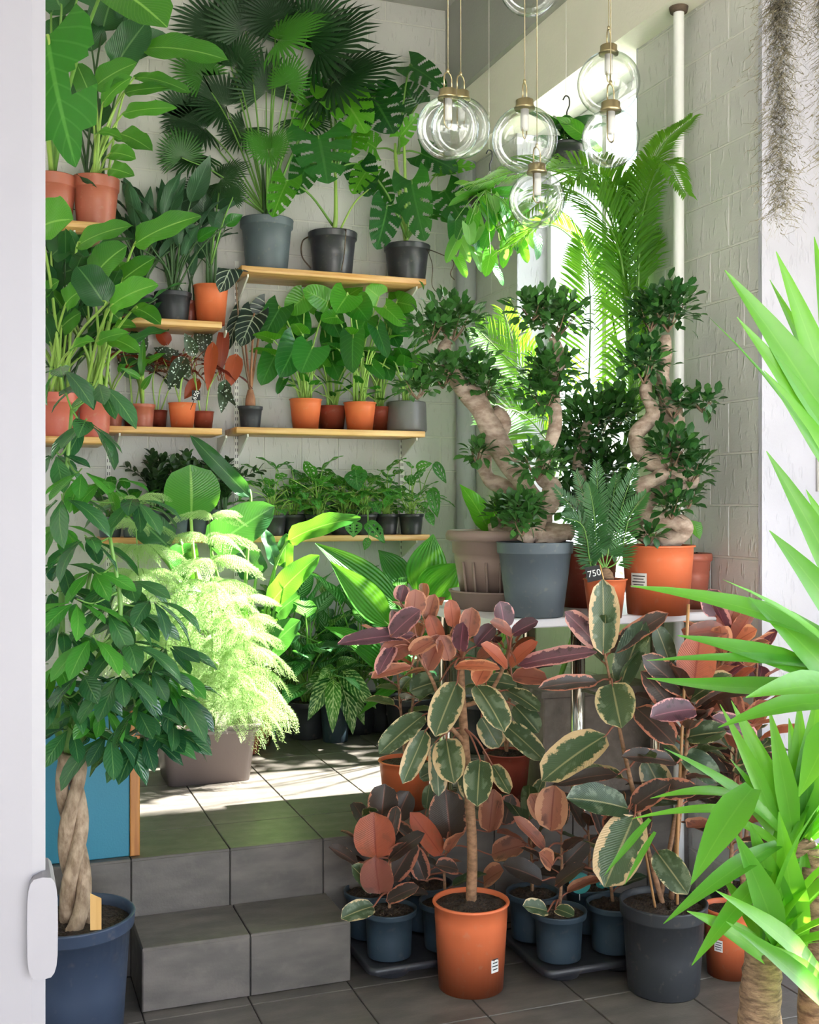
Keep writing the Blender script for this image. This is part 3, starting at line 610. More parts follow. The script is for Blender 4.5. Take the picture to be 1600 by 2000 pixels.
# ================================================================ glass globe lamps
def globe_lamp(px, py, rpx, label, sidew=1.0):
    Z = 3.95 if px in (900, 1189) else (3.6 if px == 1193 else 3.75); r = rpx/FPX*Z; c = P(px, py, Z); t = thing('pendant_lamp', label, 'lamp', (c.x, c.y, c.z-r), 'clear glass globe lamps'); th = [PI*i/22 for i in range(1, 23)]
    g = Geo(); pr = [(r*math.sin(a), r*math.cos(a)) for a in reversed([.30]+[q for q in th if q > .32])]; pr[0] = (.0005, -r); lathe(g, pr, c, 48); part('globe', g, M['globe'], t)
    top = c.z+r*math.cos(.30); g = Geo(); lathe(g, [(.0, -.004), (.034, -.004), (.034, .004), (.030, .010), (.030, .026), (.027, .028), (.0, .028)], (c.x, c.y, top), 28); part('cap', g, M['brass'], t)
    g = Geo(); lathe(g, [(.0, -.075), (.013, -.072), (.014, -.06), (.014, -.004)], (c.x, c.y, top), 20); part('bulb', g, M['frost'], t)
    w_ = .020*sidew; ang = .5; ux, uy = math.cos(ang)*w_, math.sin(ang)*w_
    for nm, za, zb in (('hanger', top+.026, top+.085), ('inner_loop', top-.004, top-.10)):
        s = 1 if zb > za else -1; pts = [(c.x-ux, c.y-uy, za), (c.x-ux, c.y-uy, zb-s*.02)]+[(c.x-ux*math.cos(k), c.y-uy*math.cos(k), zb-s*.02+s*.02*math.sin(k)) for k in np.linspace(.3, PI-.3, 6)]+[(c.x+ux, c.y+uy, zb-s*.02), (c.x+ux, c.y+uy, za)]
        g = Geo(); tube(g, pts, .0026, 8); part(nm, g, M['brass'], t)
    g = Geo(); lathe(g, [(.001, .0), (.005, .002), (.005, .012), (.001, .016)], (c.x, c.y, top+.083), 12); tube(g, [(c.x, c.y, top+.095), (c.x, c.y, WC-.02)], .0014, 6); part('cable', g, M['brass'], t)
    g = Geo(); lathe(g, [(.045, WC-.02), (.045, WC-.001)], (c.x, c.y, 0), 20); part('ceiling_rose', g, M['brass'], t)
for a in ((875, 250, 61, 'clear globe lamp lowest on the left, nearer of the overlapping pair'), (900, 250, 58, 'clear globe lamp overlapped from behind on the left'), (1025, 273, 64, 'clear globe lamp in the middle, above the lowest one'), (1049, 390, 55, 'lowest hanging clear globe lamp before the palm'),
          (1189, 163, 61, 'clear globe lamp highest on the right with a tall brass hanger'), (1193, 270, 56, 'clear globe lamp lower right showing leaves through the glass'), (1034, -30, 59, 'clear globe lamp cut by the top of the picture')): globe_lamp(*a, sidew=.55 if a[0] in (1025, 1189) else 1)

# ================================================================ plants: builders for palms, pines and small-leaved trees
def fan_leaf(pl, hub, d, up, Rr, mat, pet, n=34, span=4.2, split=.52, pr=.004, pm='stem_g', droop=.35, cup=.25, name='leaf'):
    Mx = np.array(frame(hub, d, up)); g = Geo(); v = []; f = []; uv = []
    for i in range(n):
        a0 = -span/2+span*i/n; a1 = a0+span/n; am = (a0+a1)/2; rr = Rr*(1-.22*abs(am)/(span/2))*R.uniform(.94, 1.04); k = len(v)
        def pt(a, r, z): return (math.sin(a)*r, math.cos(a)*r, z)
        z1 = cup*Rr*.5*split**2; rm = rr*split; pl_ = .012*Rr*6/ n*4
        tipz = cup*Rr*.5-droop*Rr*R.uniform(.5, 1.2)*.6
        r2 = rr*(split+1)*.52; q = .30
        v += [pt(am, rr*.02, 0), pt(a0, rm, z1-pl_), pt(am, rm, z1+pl_), pt(a1, rm, z1-pl_), pt(am-(am-a0)*.62, r2, z1+.1*cup*Rr-.12*droop*Rr-pl_), pt(am, r2, z1+.1*cup*Rr-.12*droop*Rr+pl_), pt(am+(a1-am)*.62, r2, z1+.1*cup*Rr-.12*droop*Rr-pl_), pt(am+R.uniform(-.02, .02), rr, tipz)]
        f += [(k, k+1, k+2), (k, k+2, k+3), (k+1, k+4, k+5, k+2), (k+2, k+5, k+6, k+3), (k+4, k+7, k+5), (k+5, k+7, k+6)]
        uv += [(.5, 0), (.3, .5), (.5, .5), (.7, .5), (.35, .7), (.5, .7), (.65, .7), (.5, 1)]
    v = np.array(v)@Mx[:3, :3].T+Mx[:3, 3]; g.add(v, f, uv, 0); h = Vector(hub)
    if pet is not None:
        a = Vector(pet); mid = a.lerp(h, .55); mid.z += (h-a).length*.08; tube(g, spline([a, mid, h], 6), [pr*1.5, pr, pr*.8], 6, 1)
    return part(name, g, [L[mat], M[pm]], pl)
def fans(pl, lst, Z, crown, mat='fan'):
    """(hub x, y, direction angle deg (0 right, 90 up), radius px, facing sideways, dz, mat)"""
    for q in lst:
        hx, hy, an, rp = q[:4]; dz = q[4] if len(q) > 4 else 0; z = Z+dz; h = P(hx, hy, z); a = math.radians(an)
        rt = Vector((CA, -SA, 0)); fw = Vector((SA, CA, 0)); d = rt*math.cos(a)+Vector((0, 0, 1))*math.sin(a)-fw*(q[6] if len(q) > 6 else .25)
        up = -fw*.8+Vector((0, 0, .7)); fan_leaf(pl, h, d, up, rp/FPX*z, q[5] if len(q) > 5 and q[5] else mat, crown, n=30)
def frond(pl, pts, n, ll, lw, mat, ang=.9, vee=.35, pr=.005, pm='stem_g', start=.18, droop=.5, side=None, name='frond', taper=.45, nu=3, jit=.06):
    """feather frond along the points: rachis with paired leaflets"""
    c = spline(pts, 8); g = Geo(); tube(g, c, [pr, pr*.7, pr*.25], 6, 1); m = len(c)
    up0 = Vector(side) if side is not None else Vector((0, 0, 1))
    for i in range(n):
        f = start+(1-start)*i/(n-1); x = f*(m-1); k = min(int(x), m-2); p = c[k].lerp(c[k+1], x-k); d = (c[k+1]-c[k]).normalized()
        s = d.cross(up0); s = s.normalized() if s.length > 1e-4 else d.orthogonal(); nrm = s.cross(d).normalized()
        Ln = ll*(math.sin(PI*min(1, .22+.78*f)**1.05)**taper if f < .97 else .35)
        for sg in (-1, 1):
            aa = ang*(1.15-.45*f)+R.uniform(-jit, jit); dr = d*math.cos(aa)+(s*sg)*math.sin(aa)*math.cos(vee)+nrm*math.sin(aa)*math.sin(vee)
            e = p+dr*Ln; wv = lw; t1 = p+dr*Ln*.35; t2 = p+dr*Ln*.72-Vector((0, 0, droop*Ln*.13)); e = e-Vector((0, 0, droop*Ln*.42)); b = d.cross(dr).cross(dr).normalized() if d.cross(dr).length > 1e-4 else s
            q = b*wv*.5; fo = nrm*wv*.25
            v = [p, t1-q+fo, t1, t1+q+fo, t2-q*.8+fo, t2, t2+q*.8+fo, e]
            g.add([tuple(z) for z in v], [(0, 1, 2), (0, 2, 3), (1, 4, 5, 2), (2, 5, 6, 3), (4, 7, 5), (5, 7, 6)], [(.5, 0), (.2, .3), (.5, .3), (.8, .3), (.2, .7), (.5, .7), (.8, .7), (.5, 1)], 0)
    return part(name, g, [L[mat], M[pm]], pl)
def stems(pl, lines, mat, name='stem', n=7, jit=None):
    for pts, r in lines:
        g = Geo(); c = spline(pts, 8); tube(g, c, r, n, jit=jit); part(name, g, M[mat], pl)
small_cache = {}
def small_leaf(key, Ln, sh, mat, W=None, k=4, seg=(4, 1)):
    if (key) not in small_cache:
        out = []
        for i in range(k):
            g = Geo(); nu, nv = seg; old = SH[sh]; SH[sh] = old[:6]+(nu, nv, None); blade(g, (0, 0, 0), (0, 1, 0), (0, 0, 1), Ln*(.85+.1*i), W, sh, droop=.2+.25*i); SH[sh] = old; out.append(g.mesh(key, [L[mat]]))
        small_cache[key] = out
    return small_cache[key]
def put(pl, name, meshes, p, d, up, sc_=1.0, parent=None):
    o = link(name, R.choice(meshes), parent or pl); m = frame(Vector(p)-loc(pl), d, up)@Matrix.Scale(sc_, 4); o.matrix_local = m; return o
def pad(pl, c, rx, ry, rz, n, meshes, sc_=1.0, root=None, name='leaf', inward=.35, fill=0, mat='ficus', fg=None):
    """a clipped cushion of small leaves round a point, on a few twigs"""
    c = Vector(c); g = Geo(); rt = Vector(root) if root is not None else c-Vector((0, 0, rz*1.1))
    tips = []
    for i in range(7):
        a = i*2.4; tips.append(c+Vector((math.cos(a)*rx*.6, math.sin(a)*ry*.6, R.uniform(-.2, .55)*rz)))
    for tp in tips: tube(g, spline([rt, rt.lerp(tp, .5)+Vector((0, 0, -.1*rz)), tp], 4), [.004, .0025, .0012], 5)
    part('twigs', g, M['stem_b'], pl)
    for i in range(fill):
        o = Vector((R.gauss(0, .42)*rx, R.gauss(0, .42)*ry, R.gauss(0, .4)*rz)); d = Vector((o.x/rx, o.y/ry, o.z/rz+.2))+Vector((R.uniform(-.7, .7), R.uniform(-.7, .7), R.uniform(-.6, .5)))
        old = SH['ell']; SH['ell'] = old[:6]+(3, 1, None); blade(fg, c+o, d, Vector((R.uniform(-.5, .5), R.uniform(-.7, .2), 1)), .046*sc_*R.uniform(.8, 1.2), .027*sc_, 'ell'); SH['ell'] = old
    for i in range(n):
        f = (i+.5)/n; zz = 1-1.7*f; a = i*2.39996; r_ = math.sqrt(max(0, 1-zz*zz)); k = R.uniform(inward, 1.0)**.5
        o = Vector((math.cos(a)*r_*rx, math.sin(a)*r_*ry, zz*rz)); p = c+o*k; d = Vector((o.x/rx, o.y/ry, o.z/rz*.8+.25))+Vector((R.uniform(-.6, .6), R.uniform(-.6, .6), R.uniform(-.5, .4)))
        p.x = min(p.x, 2.45); put(pl, name, meshes, p, d, Vector((0, 0, 1))+Vector((R.uniform(-.5, .5), R.uniform(-.7, .2), 0)), sc_*R.uniform(.75, 1.2))
def vary(*a): return R.choice(a)

# ================================================================ fan palm and monsteras on the highest right shelf
PYc = 5.60                                   # centre line of pots standing on the back shelves
def shelf_pt(px, z, y=PYc): q = PY(px, 900, y); return Vector((q.x, y, z))
def wpx(px, w, y=PYc): return w/FPX*depth(PY(px, 900, y))
def potted(name, label, cat, px, z, wp, hp, mat, y=PYc, group=None, style='nursery', taper=.78, lip=None, rim=.16):
    b = shelf_pt(px, z, y); t = thing(name, label, cat, b, group); rt = wpx(px, wp, y)/2; h = wpx(px, hp, y); ZMAX[t.name] = {zR2: zR1-.034, zR3: zR2-.034, zM2: zM1-.034}.get(z, 9.0); top = pot(t, rt, rt*taper, h, mat, rim=rim, lip=lip or rt*.07, style=style); return t, top
t, c = potted('fan_palm', 'tall fan palm with finger-split leaves in a slate grey pot', 'palm', 521, zR1, 103, 103, 'slate')
Zt = depth(c)
stems(t, [([c+Vector((dx, dy, 0)), c+Vector((dx*1.5, dy, .16)), c+Vector((dx*2.2, dy, .30))], [.012, .010, .006]) for dx, dy in ((-.01, 0), (.02, .01), (.0, -.02))], 'stem_d')
cr = c+Vector((0, 0, .05))
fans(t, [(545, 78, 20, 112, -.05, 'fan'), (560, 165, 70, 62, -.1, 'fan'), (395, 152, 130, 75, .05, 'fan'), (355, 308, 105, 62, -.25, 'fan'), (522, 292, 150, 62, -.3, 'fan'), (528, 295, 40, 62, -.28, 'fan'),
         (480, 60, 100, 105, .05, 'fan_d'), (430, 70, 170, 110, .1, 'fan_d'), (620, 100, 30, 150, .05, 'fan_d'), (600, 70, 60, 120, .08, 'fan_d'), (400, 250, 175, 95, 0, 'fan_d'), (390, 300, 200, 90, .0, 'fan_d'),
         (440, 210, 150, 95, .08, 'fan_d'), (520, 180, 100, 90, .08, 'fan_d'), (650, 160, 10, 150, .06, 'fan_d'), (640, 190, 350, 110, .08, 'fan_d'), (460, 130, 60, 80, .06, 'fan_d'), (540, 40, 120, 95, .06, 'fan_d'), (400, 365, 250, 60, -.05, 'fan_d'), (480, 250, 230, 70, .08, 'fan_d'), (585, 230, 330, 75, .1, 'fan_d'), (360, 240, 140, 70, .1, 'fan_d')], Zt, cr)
t, c = potted('monstera', 'large monstera with split leaves in the middle black pot of the highest shelf', 'plant', 650, zR1, 95, 87, 'black', group='big split-leaf monsteras'); Zt = depth(c)
stems(t, [([c, c+Vector((.01, -.02, .10)), P(655, 330, Zt)], [.014, .012, .008]), ([c+Vector((.02, 0, 0)), P(690, 400, Zt-.05), P(720, 370, Zt-.1)], [.006, .005, .003])], 'stem_l')
cm = c+Vector((0, 0, .06)); c2 = P(655, 335, Zt)
hero(t, [(622, 265, 640, 360, 142, .12, -.25), (655, 175, 715, 262, 118, .15, -.1, 'mon_b'), (728, 190, 770, 262, 118, .1, .0), (562, 352, 532, 425, 66, .1, -.2, 'mon_b'), (690, 215, 770, 165, 80, 0, .05), (610, 205, 585, 260, 85, .1, .0, 'mon_b'), (690, 260, 680, 310, 80, .1, -.05, 'mon_b'), (600, 320, 575, 380, 70, .05, .05), (700, 320, 720, 385, 80, .05, .05), (640, 200, 600, 150, 80, 0, .1)], Zt, 'mon', 'mon', lambda b: c2 if b.z > c2.z-.02 else cm, pr=.005)
stems(t, [([c+Vector((-.10, -.02, .0)), P(592, 470, Zt), P(590, 500, Zt), P(607, 524, Zt)], .004), ([c+Vector((.03, -.11, .0)), P(676, 450, Zt-.12), P(672, 500, Zt-.12), P(667, 528, Zt-.12)], .003)], 'root', 'aerial_root')
t, c = potted('monstera', 'large monstera with split leaves in the right black pot beside the globe lamps', 'plant', 795, zR1, 90, 73, 'black', group='big split-leaf monsteras'); Zt = depth(c)
stems(t, [([c, P(775, 330, Zt), P(772, 280, Zt)], [.013, .011, .007]), ([c, P(790, 300, Zt-.05), P(785, 235, Zt)], [.010, .008, .005])], 'stem_l')
cm = c+Vector((0, 0, .05)); c2 = P(778, 300, Zt)
hero(t, [(803, 352, 830, 472, 84, .12, -.3), (757, 402, 735, 488, 76, .12, -.3), (800, 128, 872, 178, 66, .1, 0), (780, 268, 818, 222, 44, .05, -.1, 'mon_b'), (822, 300, 895, 335, 66, .1, .0), (868, 372, 908, 438, 80, .1, .02), (735, 290, 695, 268, 66, .1, .0, 'mon_b'), (720, 330, 690, 380, 60, .1, -.1, 'mon_b'), (845, 420, 930, 445, 26, .1, .0), (815, 205, 785, 165, 70, 0, .1), (735, 350, 765, 400, 60, .1, .05), (860, 330, 930, 325, 40, .1, 0, 'mon_b')], Zt, 'mon', 'mon', lambda b: c2 if b.z > c2.z-.05 else cm, pr=.005)
stems(t, [([c+Vector((.10, -.04, -.01)), P(845, 490, Zt-.1), P(885, 510, Zt-.1), P(880, 535, Zt-.12), P(888, 547, Zt-.12)], .0028), ([c+Vector((.08, -.09, -.01)), P(845, 520, Zt-.15), P(845, 560, Zt-.15), P(868, 582, Zt-.15)], .0022)], 'root', 'aerial_root')

# ================================================================ middle right shelf
t, c = potted('alocasia', 'dark veined alocasia on a stout bulb in a small charcoal pot', 'plant', 489, zR2, 48, 44, 'charcoal'); Zt = depth(c)
stems(t, [([c+Vector((0, 0, -.02)), c+Vector((0, 0, .05)), c+Vector((0, 0, .10))], [.028, .026, .014])], 'bulb', 'bulb'); cb_ = c+Vector((0, 0, .08))
hero(t, [(497, 615, 470, 678, 62, .1, -.05), (470, 612, 440, 690, 36, .05, .02), (520, 600, 480, 640, 60, 0, .06)], Zt, 'arrow', 'aloc', cb_, pr=.005, pm='bulb')
hero(t, [(458, 505, 428, 572, 58, .1, -.1)], Zt-.1, 'arrow', 'aloc', [cb_, P(468, 640, Zt-.05)], pr=.004, pm='stem_b')
hl = [  # px of the pot, z, width, height, material, label, leaves
 (597, 63, 60, 'terra', 'heart-leaved monstera in the bright orange pot under the largest round leaf', [(611, 678, 588, 730, 82, .08, -.30), (580, 668, 545, 738, 74, .08, -.22), (540, 690, 510, 754, 58, .06, -.02), (548, 600, 512, 668, 62, .06, -.05), (575, 610, 600, 660, 60, .05, .05), (595, 580, 560, 612, 62, 0, 0, 'mon_b'), (640, 590, 590, 565, 58, .1, .05, 'mon_b'), (560, 640, 528, 648, 44, .05, .05, 'mon_b'), (600, 640, 575, 668, 50, .05, .06), (555, 740, 542, 770, 24, 0, 0)]),
 (648, 38, 50, 'terra_d', 'heart-leaved monstera in a dark red pot behind the orange one', [(640, 610, 665, 660, 60, .05, -.02), (655, 640, 640, 690, 58, .05, .05), (670, 585, 710, 560, 54, .05, .05, 'mon_b'), (640, 690, 665, 745, 52, .05, .02), (625, 600, 610, 560, 54, .05, .05, 'mon_b')]),
 (703, 63, 56, 'terra', 'heart-leaved monstera in the bright orange pot left of the grey bowl', [(690, 655, 690, 730, 58, .08, -.30), (680, 575, 655, 612, 72, .1, -.2, 'mon_b'), (690, 590, 720, 628, 70, .1, -.1), (735, 640, 757, 700, 40, .05, -.2), (725, 712, 752, 742, 32, .05, -.2), (715, 620, 700, 665, 60, .05, .0), (740, 580, 715, 560, 56, .05, .0, 'mon_b'), (660, 620, 625, 625, 40, .05, -.1, 'mon_b'), (750, 600, 790, 640, 50, .05, -.02, 'mon_b')]),
 (740, 26, 50, 'terra_d', 'heart-leaved monstera in a dark red pot beside the grey bowl', [(770, 610, 800, 660, 60, .05, .0), (750, 630, 780, 680, 55, .05, .05), (745, 690, 765, 745, 50, .05, .0), (775, 590, 815, 600, 52, .05, 0, 'mon_b'), (760, 570, 790, 560, 50, 0, .05, 'mon_b')])]
for px, wp, hp, mt, lab, lv in hl:
    back = wp < 50; yy = PYc+(.06 if back else -.03); t, c = potted('heart_leaf_plant', lab, 'plant', px, zR2, 63 if not back else 58, hp, mt, yy, 'heart-leaved monsteras', style='lip'); Zt = depth(c)
    hero(t, lv, Zt, 'heart', 'heart', lambda b: c+Vector((R.uniform(-.03, .03), R.uniform(-.02, .02), 0)), pr=.004, pm='stem_l')
    rosette(t, c, 7, (.10, .15), 'heart', ['heart', 'heart', 'mon_b'], (.1, .75), (.22, .36), (-PI/2, 2.6), .9, .004, 'stem_l'); rosette(t, c, 5, (.05, .08), 'heart', ['heart'], (.3, .9), (.06, .14), (-PI/2, 2.2), .6, .003, 'stem_l')
t, c = potted('heart_leaf_plant', 'heart-leaved monstera in the wide grey bowl at the shelf end', 'plant', 794, zR2, 76, 60, 'greypot', PYc+.0, 'heart-leaved monsteras', style='round', taper=1.04)
rosette(t, c, 14, (.10, .15), 'heart', ['heart', 'heart', 'mon_b'], (.1, .8), (.16, .36), (-PI/2, 2.6), .8, .004, 'stem_l')

# ================================================================ lowest shelf: row of small holed-leaf pots, dark bushy pots to the left
for i, (px, yy) in enumerate(((535, 0), (572, .05), (622, -.02), (668, .05), (712, -.01), (755, .03), (803, -.02), (690, .12), (600, .12))):
    lab = ['leftmost small black pot of holed-leaf vine on the lowest shelf', 'second small black pot of holed-leaf vine from the left', 'third small black pot of holed-leaf vine from the left, below a big pale leaf', 'fourth small black pot of holed-leaf vine from the left', 'small black pot of holed-leaf vine with a stem trailing over the shelf edge', 'second small black pot of holed-leaf vine from the right', 'rightmost small black pot of holed-leaf vine with trailing leaves', 'small pot of holed-leaf vine tucked against the wall on the right', 'small pot of holed-leaf vine tucked against the wall on the left'][i]
    t, c = potted('holed_leaf_vine', lab, 'plant', px, zR3, 50, 40, 'black', PYc-.06+yy, 'small pots of holed-leaf vine'); Zt = depth(c)
    rosette(t, c, 19, (.085, .135), 'hole', ['adan'], (.05, 1.2), (.09, .26), (-PI/2, 2.7), .9, .0022, 'stem_l'); rosette(t, c, 6, (.05, .07), 'hole', ['adan'], (.5, 1.2), (.05, .12), (-PI/2, 2.2), .8, .002, 'stem_l')
    if i == 6: hero(t, [(845, 955, 855, 1012, 26, .02, -.1), (836, 1002, 848, 1028, 18, .02, -.1), (850, 905, 872, 945, 20, .02, -.05), (815, 915, 845, 905, 22, .05, -.05)], Zt, 'hole', 'adan', c+Vector((.05, -.02, .12)), pr=.002)
    if i == 4: hero(t, [(718, 1022, 752, 1062, 30, .05, -.2), (690, 1020, 690, 1050, 34, .02, -.2), (720, 1052, 712, 1075, 16, 0, -.15), (695, 920, 700, 960, 44, .05, -.1)], Zt, 'hole', 'adan', c+Vector((0, -.06, .06)), pr=.002)
def zz_stalk(t, c, az, tl, ln, mat='zz', ll=.05):
    g = Geo(); o = Vector((math.cos(az), math.sin(az), 0)); pts = [c+o*math.sin(tl*k)*ln*k+Vector((0, 0, math.cos(tl*k)*ln*k)) for k in (0, .35, .7, 1)]
    cs = spline(pts, 5); tube(g, cs, [.004, .003, .0015], 5, 1); m = len(cs)
    for i in range(9):
        f = .3+.7*i/8; x = f*(m-1); k = min(int(x), m-2); p = cs[k].lerp(cs[k+1], x-k); d = (cs[k+1]-cs[k]).normalized(); s = d.orthogonal().normalized(); s = s.cross(d)*(1) if i % 2 else s
        for sg in (-1, 1):
            old = SH['ell']; SH['ell'] = old[:6]+(4, 1, None); blade(g, p, d*.7+s*sg*.75+Vector((R.uniform(-.2, .2), R.uniform(-.2, .2), 0)), Vector((0, 0, 1))-d*.5, ll*R.uniform(.8, 1.15), None, 'ell'); SH['ell'] = old
    return part('stalk', g, [L[mat], M['stem_d']], t)
for i, (px, yy, lab) in enumerate(((305, .02, 'dark bushy glossy-leaved plant farthest left on the lowest shelf'), (345, -.02, 'dark bushy glossy-leaved plant in a pale grey pot behind the bright paddle leaf'), (385, .03, 'dark bushy glossy-leaved plant in the middle of its group of four'), (432, 0, 'dark bushy glossy-leaved plant next to the holed-leaf vines'))):
    t, c = potted('glossy_bush', lab, 'plant', px, zR3, 48, 52, 'slate', PYc-.05+yy, 'dark glossy-leaved bushes')
    for k in range(13): zz_stalk(t, c+Vector((R.uniform(-.03, .03), R.uniform(-.03, .03), 0)), k*2.4, R.uniform(.1, .75), R.uniform(.16, .30))
for px, yy, lab in ((215, -.05, 'round-leaved peperomia farthest left on the lowest shelf'), (262, -.1, 'round-leaved peperomia beside the dark bushes')):
    t, c = potted('peperomia', lab, 'plant', px, zR3, 50, 40, 'slate', PYc+yy, 'round-leaved peperomias'); rosette(t, c, 16, (.06, .085), 'ell', ['heart', 'mon'], (.2, 1.3), (.06, .16), (-PI/2, PI), .4, .0025, wr=1.6)

# ================================================================ middle left shelves
t, c = potted('lance_leaf_plant', 'dark lance-leaved plant in the large charcoal pot', 'plant', 338, zM1, 72, 60, 'charcoal', PYc, 'dark lance-leaved plants'); Zt = depth(c)
rosette(t, c, 20, (.20, .30), 'lance', ['dark'], (.05, .7), (.18, .42), (-PI/2, 2.8), .35, .0045, 'stem_d', wr=1.05); hero(t, [(385, 470, 430, 445, 26, .05, -.05, 'heart'), (372, 395, 412, 300, 40, .1, -.1), (330, 420, 365, 345, 34, .05, -.1), (440, 440, 475, 420, 26, 0, -.1, 'heart'), (345, 400, 400, 380, 44, .05, 0)], Zt, 'lance', 'dark', c, pr=.004, pm='stem_d')
t, c = potted('lance_leaf_plant', 'dark lance-leaved plant in the smaller charcoal pot behind the paddle leaves', 'plant', 275, zM1, 55, 52, 'charcoal', PYc+.02, 'dark lance-leaved plants'); rosette(t, c, 16, (.20, .28), 'lance', ['dark'], (.05, .7), (.15, .45), (-PI/2, 2.8), .35, .0045, 'stem_d', wr=1.05)
t, c = potted('stemmed_plant', 'slim-stemmed plant with a small fan leaf in the tall orange pot', 'plant', 412, zM1, 68, 76, 'terra', PYc-.03, style='lip'); Zt = depth(c)
stems(t, [([c+Vector((dx, 0, 0)), c+Vector((dx*1.3, 0, .15)), c+Vector((dx*1.8, 0, .30))], [.012, .006, .004]) for dx in (-.015, .0, .018)], 'stem_d'); fans(t, [(432, 350, 20, 70, 0), (455, 385, 60, 40, -.1)], Zt, c+Vector((0, 0, .12)), 'fan_d'); hero(t, [(383, 472, 355, 430, 30, .1, -.05), (440, 445, 405, 415, 34, 0, 0), (395, 440, 400, 370, 44, .05, .05), (415, 400, 470, 370, 40, .05, .05), (380, 500, 420, 480, 36, 0, .05)], Zt, 'lance', 'dark', c+Vector((0, 0, .1)), pr=.003, pm='stem_d')
t, c = potted('red_pot_plant', 'small dark red pot squeezed between charcoal and orange pots', 'plant', 372, zM1, 34, 50, 'terra_d', PYc+.07); rosette(t, c, 5, (.14, .2), 'lance', ['dark'], (.1, .5), (.1, .3), (-PI/2, 2.4), .4, .003, 'stem_d')
# begonia shelf
for i, (px, wp, hp, mt, yy, lab) in enumerate(((223, 36, 42, 'terra_b', 0, 'slim bamboo-like seedling in the leftmost small orange pot of the begonia shelf'), (279, 48, 46, 'terra_b', -.04, 'young upright paddle seedling with a rolled leaf in an orange pot'))):
    t, c = potted('paddle_seedling', lab, 'plant', px, zM2, wp, hp, mt, PYc+yy, 'paddle seedlings'); Zt = depth(c)
    if i: hero(t, [(278, 740, 283, 655, 16, 0, -.1), (275, 740, 232, 718, 14, .1, -.1, 'strel'), (277, 762, 300, 728, 14, .05, -.1), (280, 715, 328, 690, 16, .05, 0), (268, 740, 240, 690, 40, .0, .1, 'strel_d'), (270, 700, 262, 640, 40, 0, .12, 'strel_d')], Zt, 'lance', 'strel', c, pr=.006, pm='stem_l')
    else: rosette(t, c, 5, (.10, .14), 'lance', ['strel'], (.1, .8), (.1, .25), (-PI/2, 2.4), .5, .004, 'stem_l')
beg = [(356, 54, 50, 'terra', -.05, 'spotted begonia in the bright orange pot with a chalk price tag', [(358, 705, 328, 765, 34, .08, -.2), (365, 735, 360, 700, 22, 0, -.1), (378, 690, 360, 650, 26, .05, -.05), (345, 700, 300, 680, 26, .0, .02)]),
       (397, 42, 36, 'terra_d', .0, 'spotted begonia in a dark red pot at the shelf end with hanging red leaves', [(415, 680, 405, 765, 26, .05, -.15, 'beg_r'), (436, 650, 428, 735, 26, .02, .0, 'beg_r'), (460, 700, 445, 760, 34, .02, .0, 'beg_r'), (440, 750, 432, 808, 26, .02, -.1), (432, 755, 462, 795, 18, .05, -.1), (395, 640, 400, 700, 36, 0, .05), (385, 745, 360, 780, 26, .02, 0, 'beg_r')]),
       (310, 26, 38, 'terra_d', .07, 'spotted begonia in a small dark red pot at the back of its shelf', [(310, 690, 335, 720, 40, .0, 0, 'beg_r'), (325, 670, 305, 640, 30, .0, 0, 'beg_r'), (300, 720, 290, 690, 34, 0, 0), (330, 735, 350, 760, 34, 0, 0)]), (258, 24, 40, 'terra_d', .08, 'dark red pot with spotted leaves behind the paddle seedling', [(262, 690, 285, 640, 36, 0, 0), (250, 720, 235, 690, 30, 0, 0)])]
for px, wp, hp, mt, yy, lab, lv in beg:
    t, c = potted('spotted_begonia', lab, 'plant', px, zM2, max(wp, 34), hp, mt, PYc+yy, 'spotted begonias', style='lip'); Zt = depth(c)
    cane = [c+Vector((R.uniform(-.02, .02), 0, 0)) for _ in range(3)]; tops = [q+Vector((R.uniform(-.09, .09), R.uniform(-.06, .04), R.uniform(.2, .32))) for q in cane]
    stems(t, [([a, a.lerp(b, .5)+Vector((R.uniform(-.03, .03), 0, .02)), b], [.004, .0035, .002]) for a, b in zip(cane, tops)], 'stem_l', 'cane'); hero(t, lv, Zt, 'wing', 'beg', lambda b: min(tops, key=lambda q: (q-b).length), pr=.002, pm='stem_r')
    for q in tops: rosette(t, q-Vector((0, 0, .06)), 3, (.10, .14), 'wing', ['beg', 'beg', 'beg_r'], (.4, 1.3), (.04, .08), (-PI/2, 2.6), 1.0, .002, 'stem_r')
    if 'price' in lab:
        p_ = P(383, 772, Zt-.12); g = Geo(); box(g, p_.x-.020, p_.x+.020, p_.y-.001, p_.y+.001, p_.z-.024, p_.z+.024); tube(g, [p_-Vector((.008, 0, .02)), P(372, 800, Zt-.06)], .0015, 5); o = part('price_tag', g, M['blackboard'], t, False)
        text_mesh('price', '650', .030, 'chalk', o, Matrix.Translation(p_+Vector((0, -.0014, 0)))@Matrix.Rotation(PI/2, 4, 'X')@Matrix.Rotation(math.radians(62), 4, 'Z'))

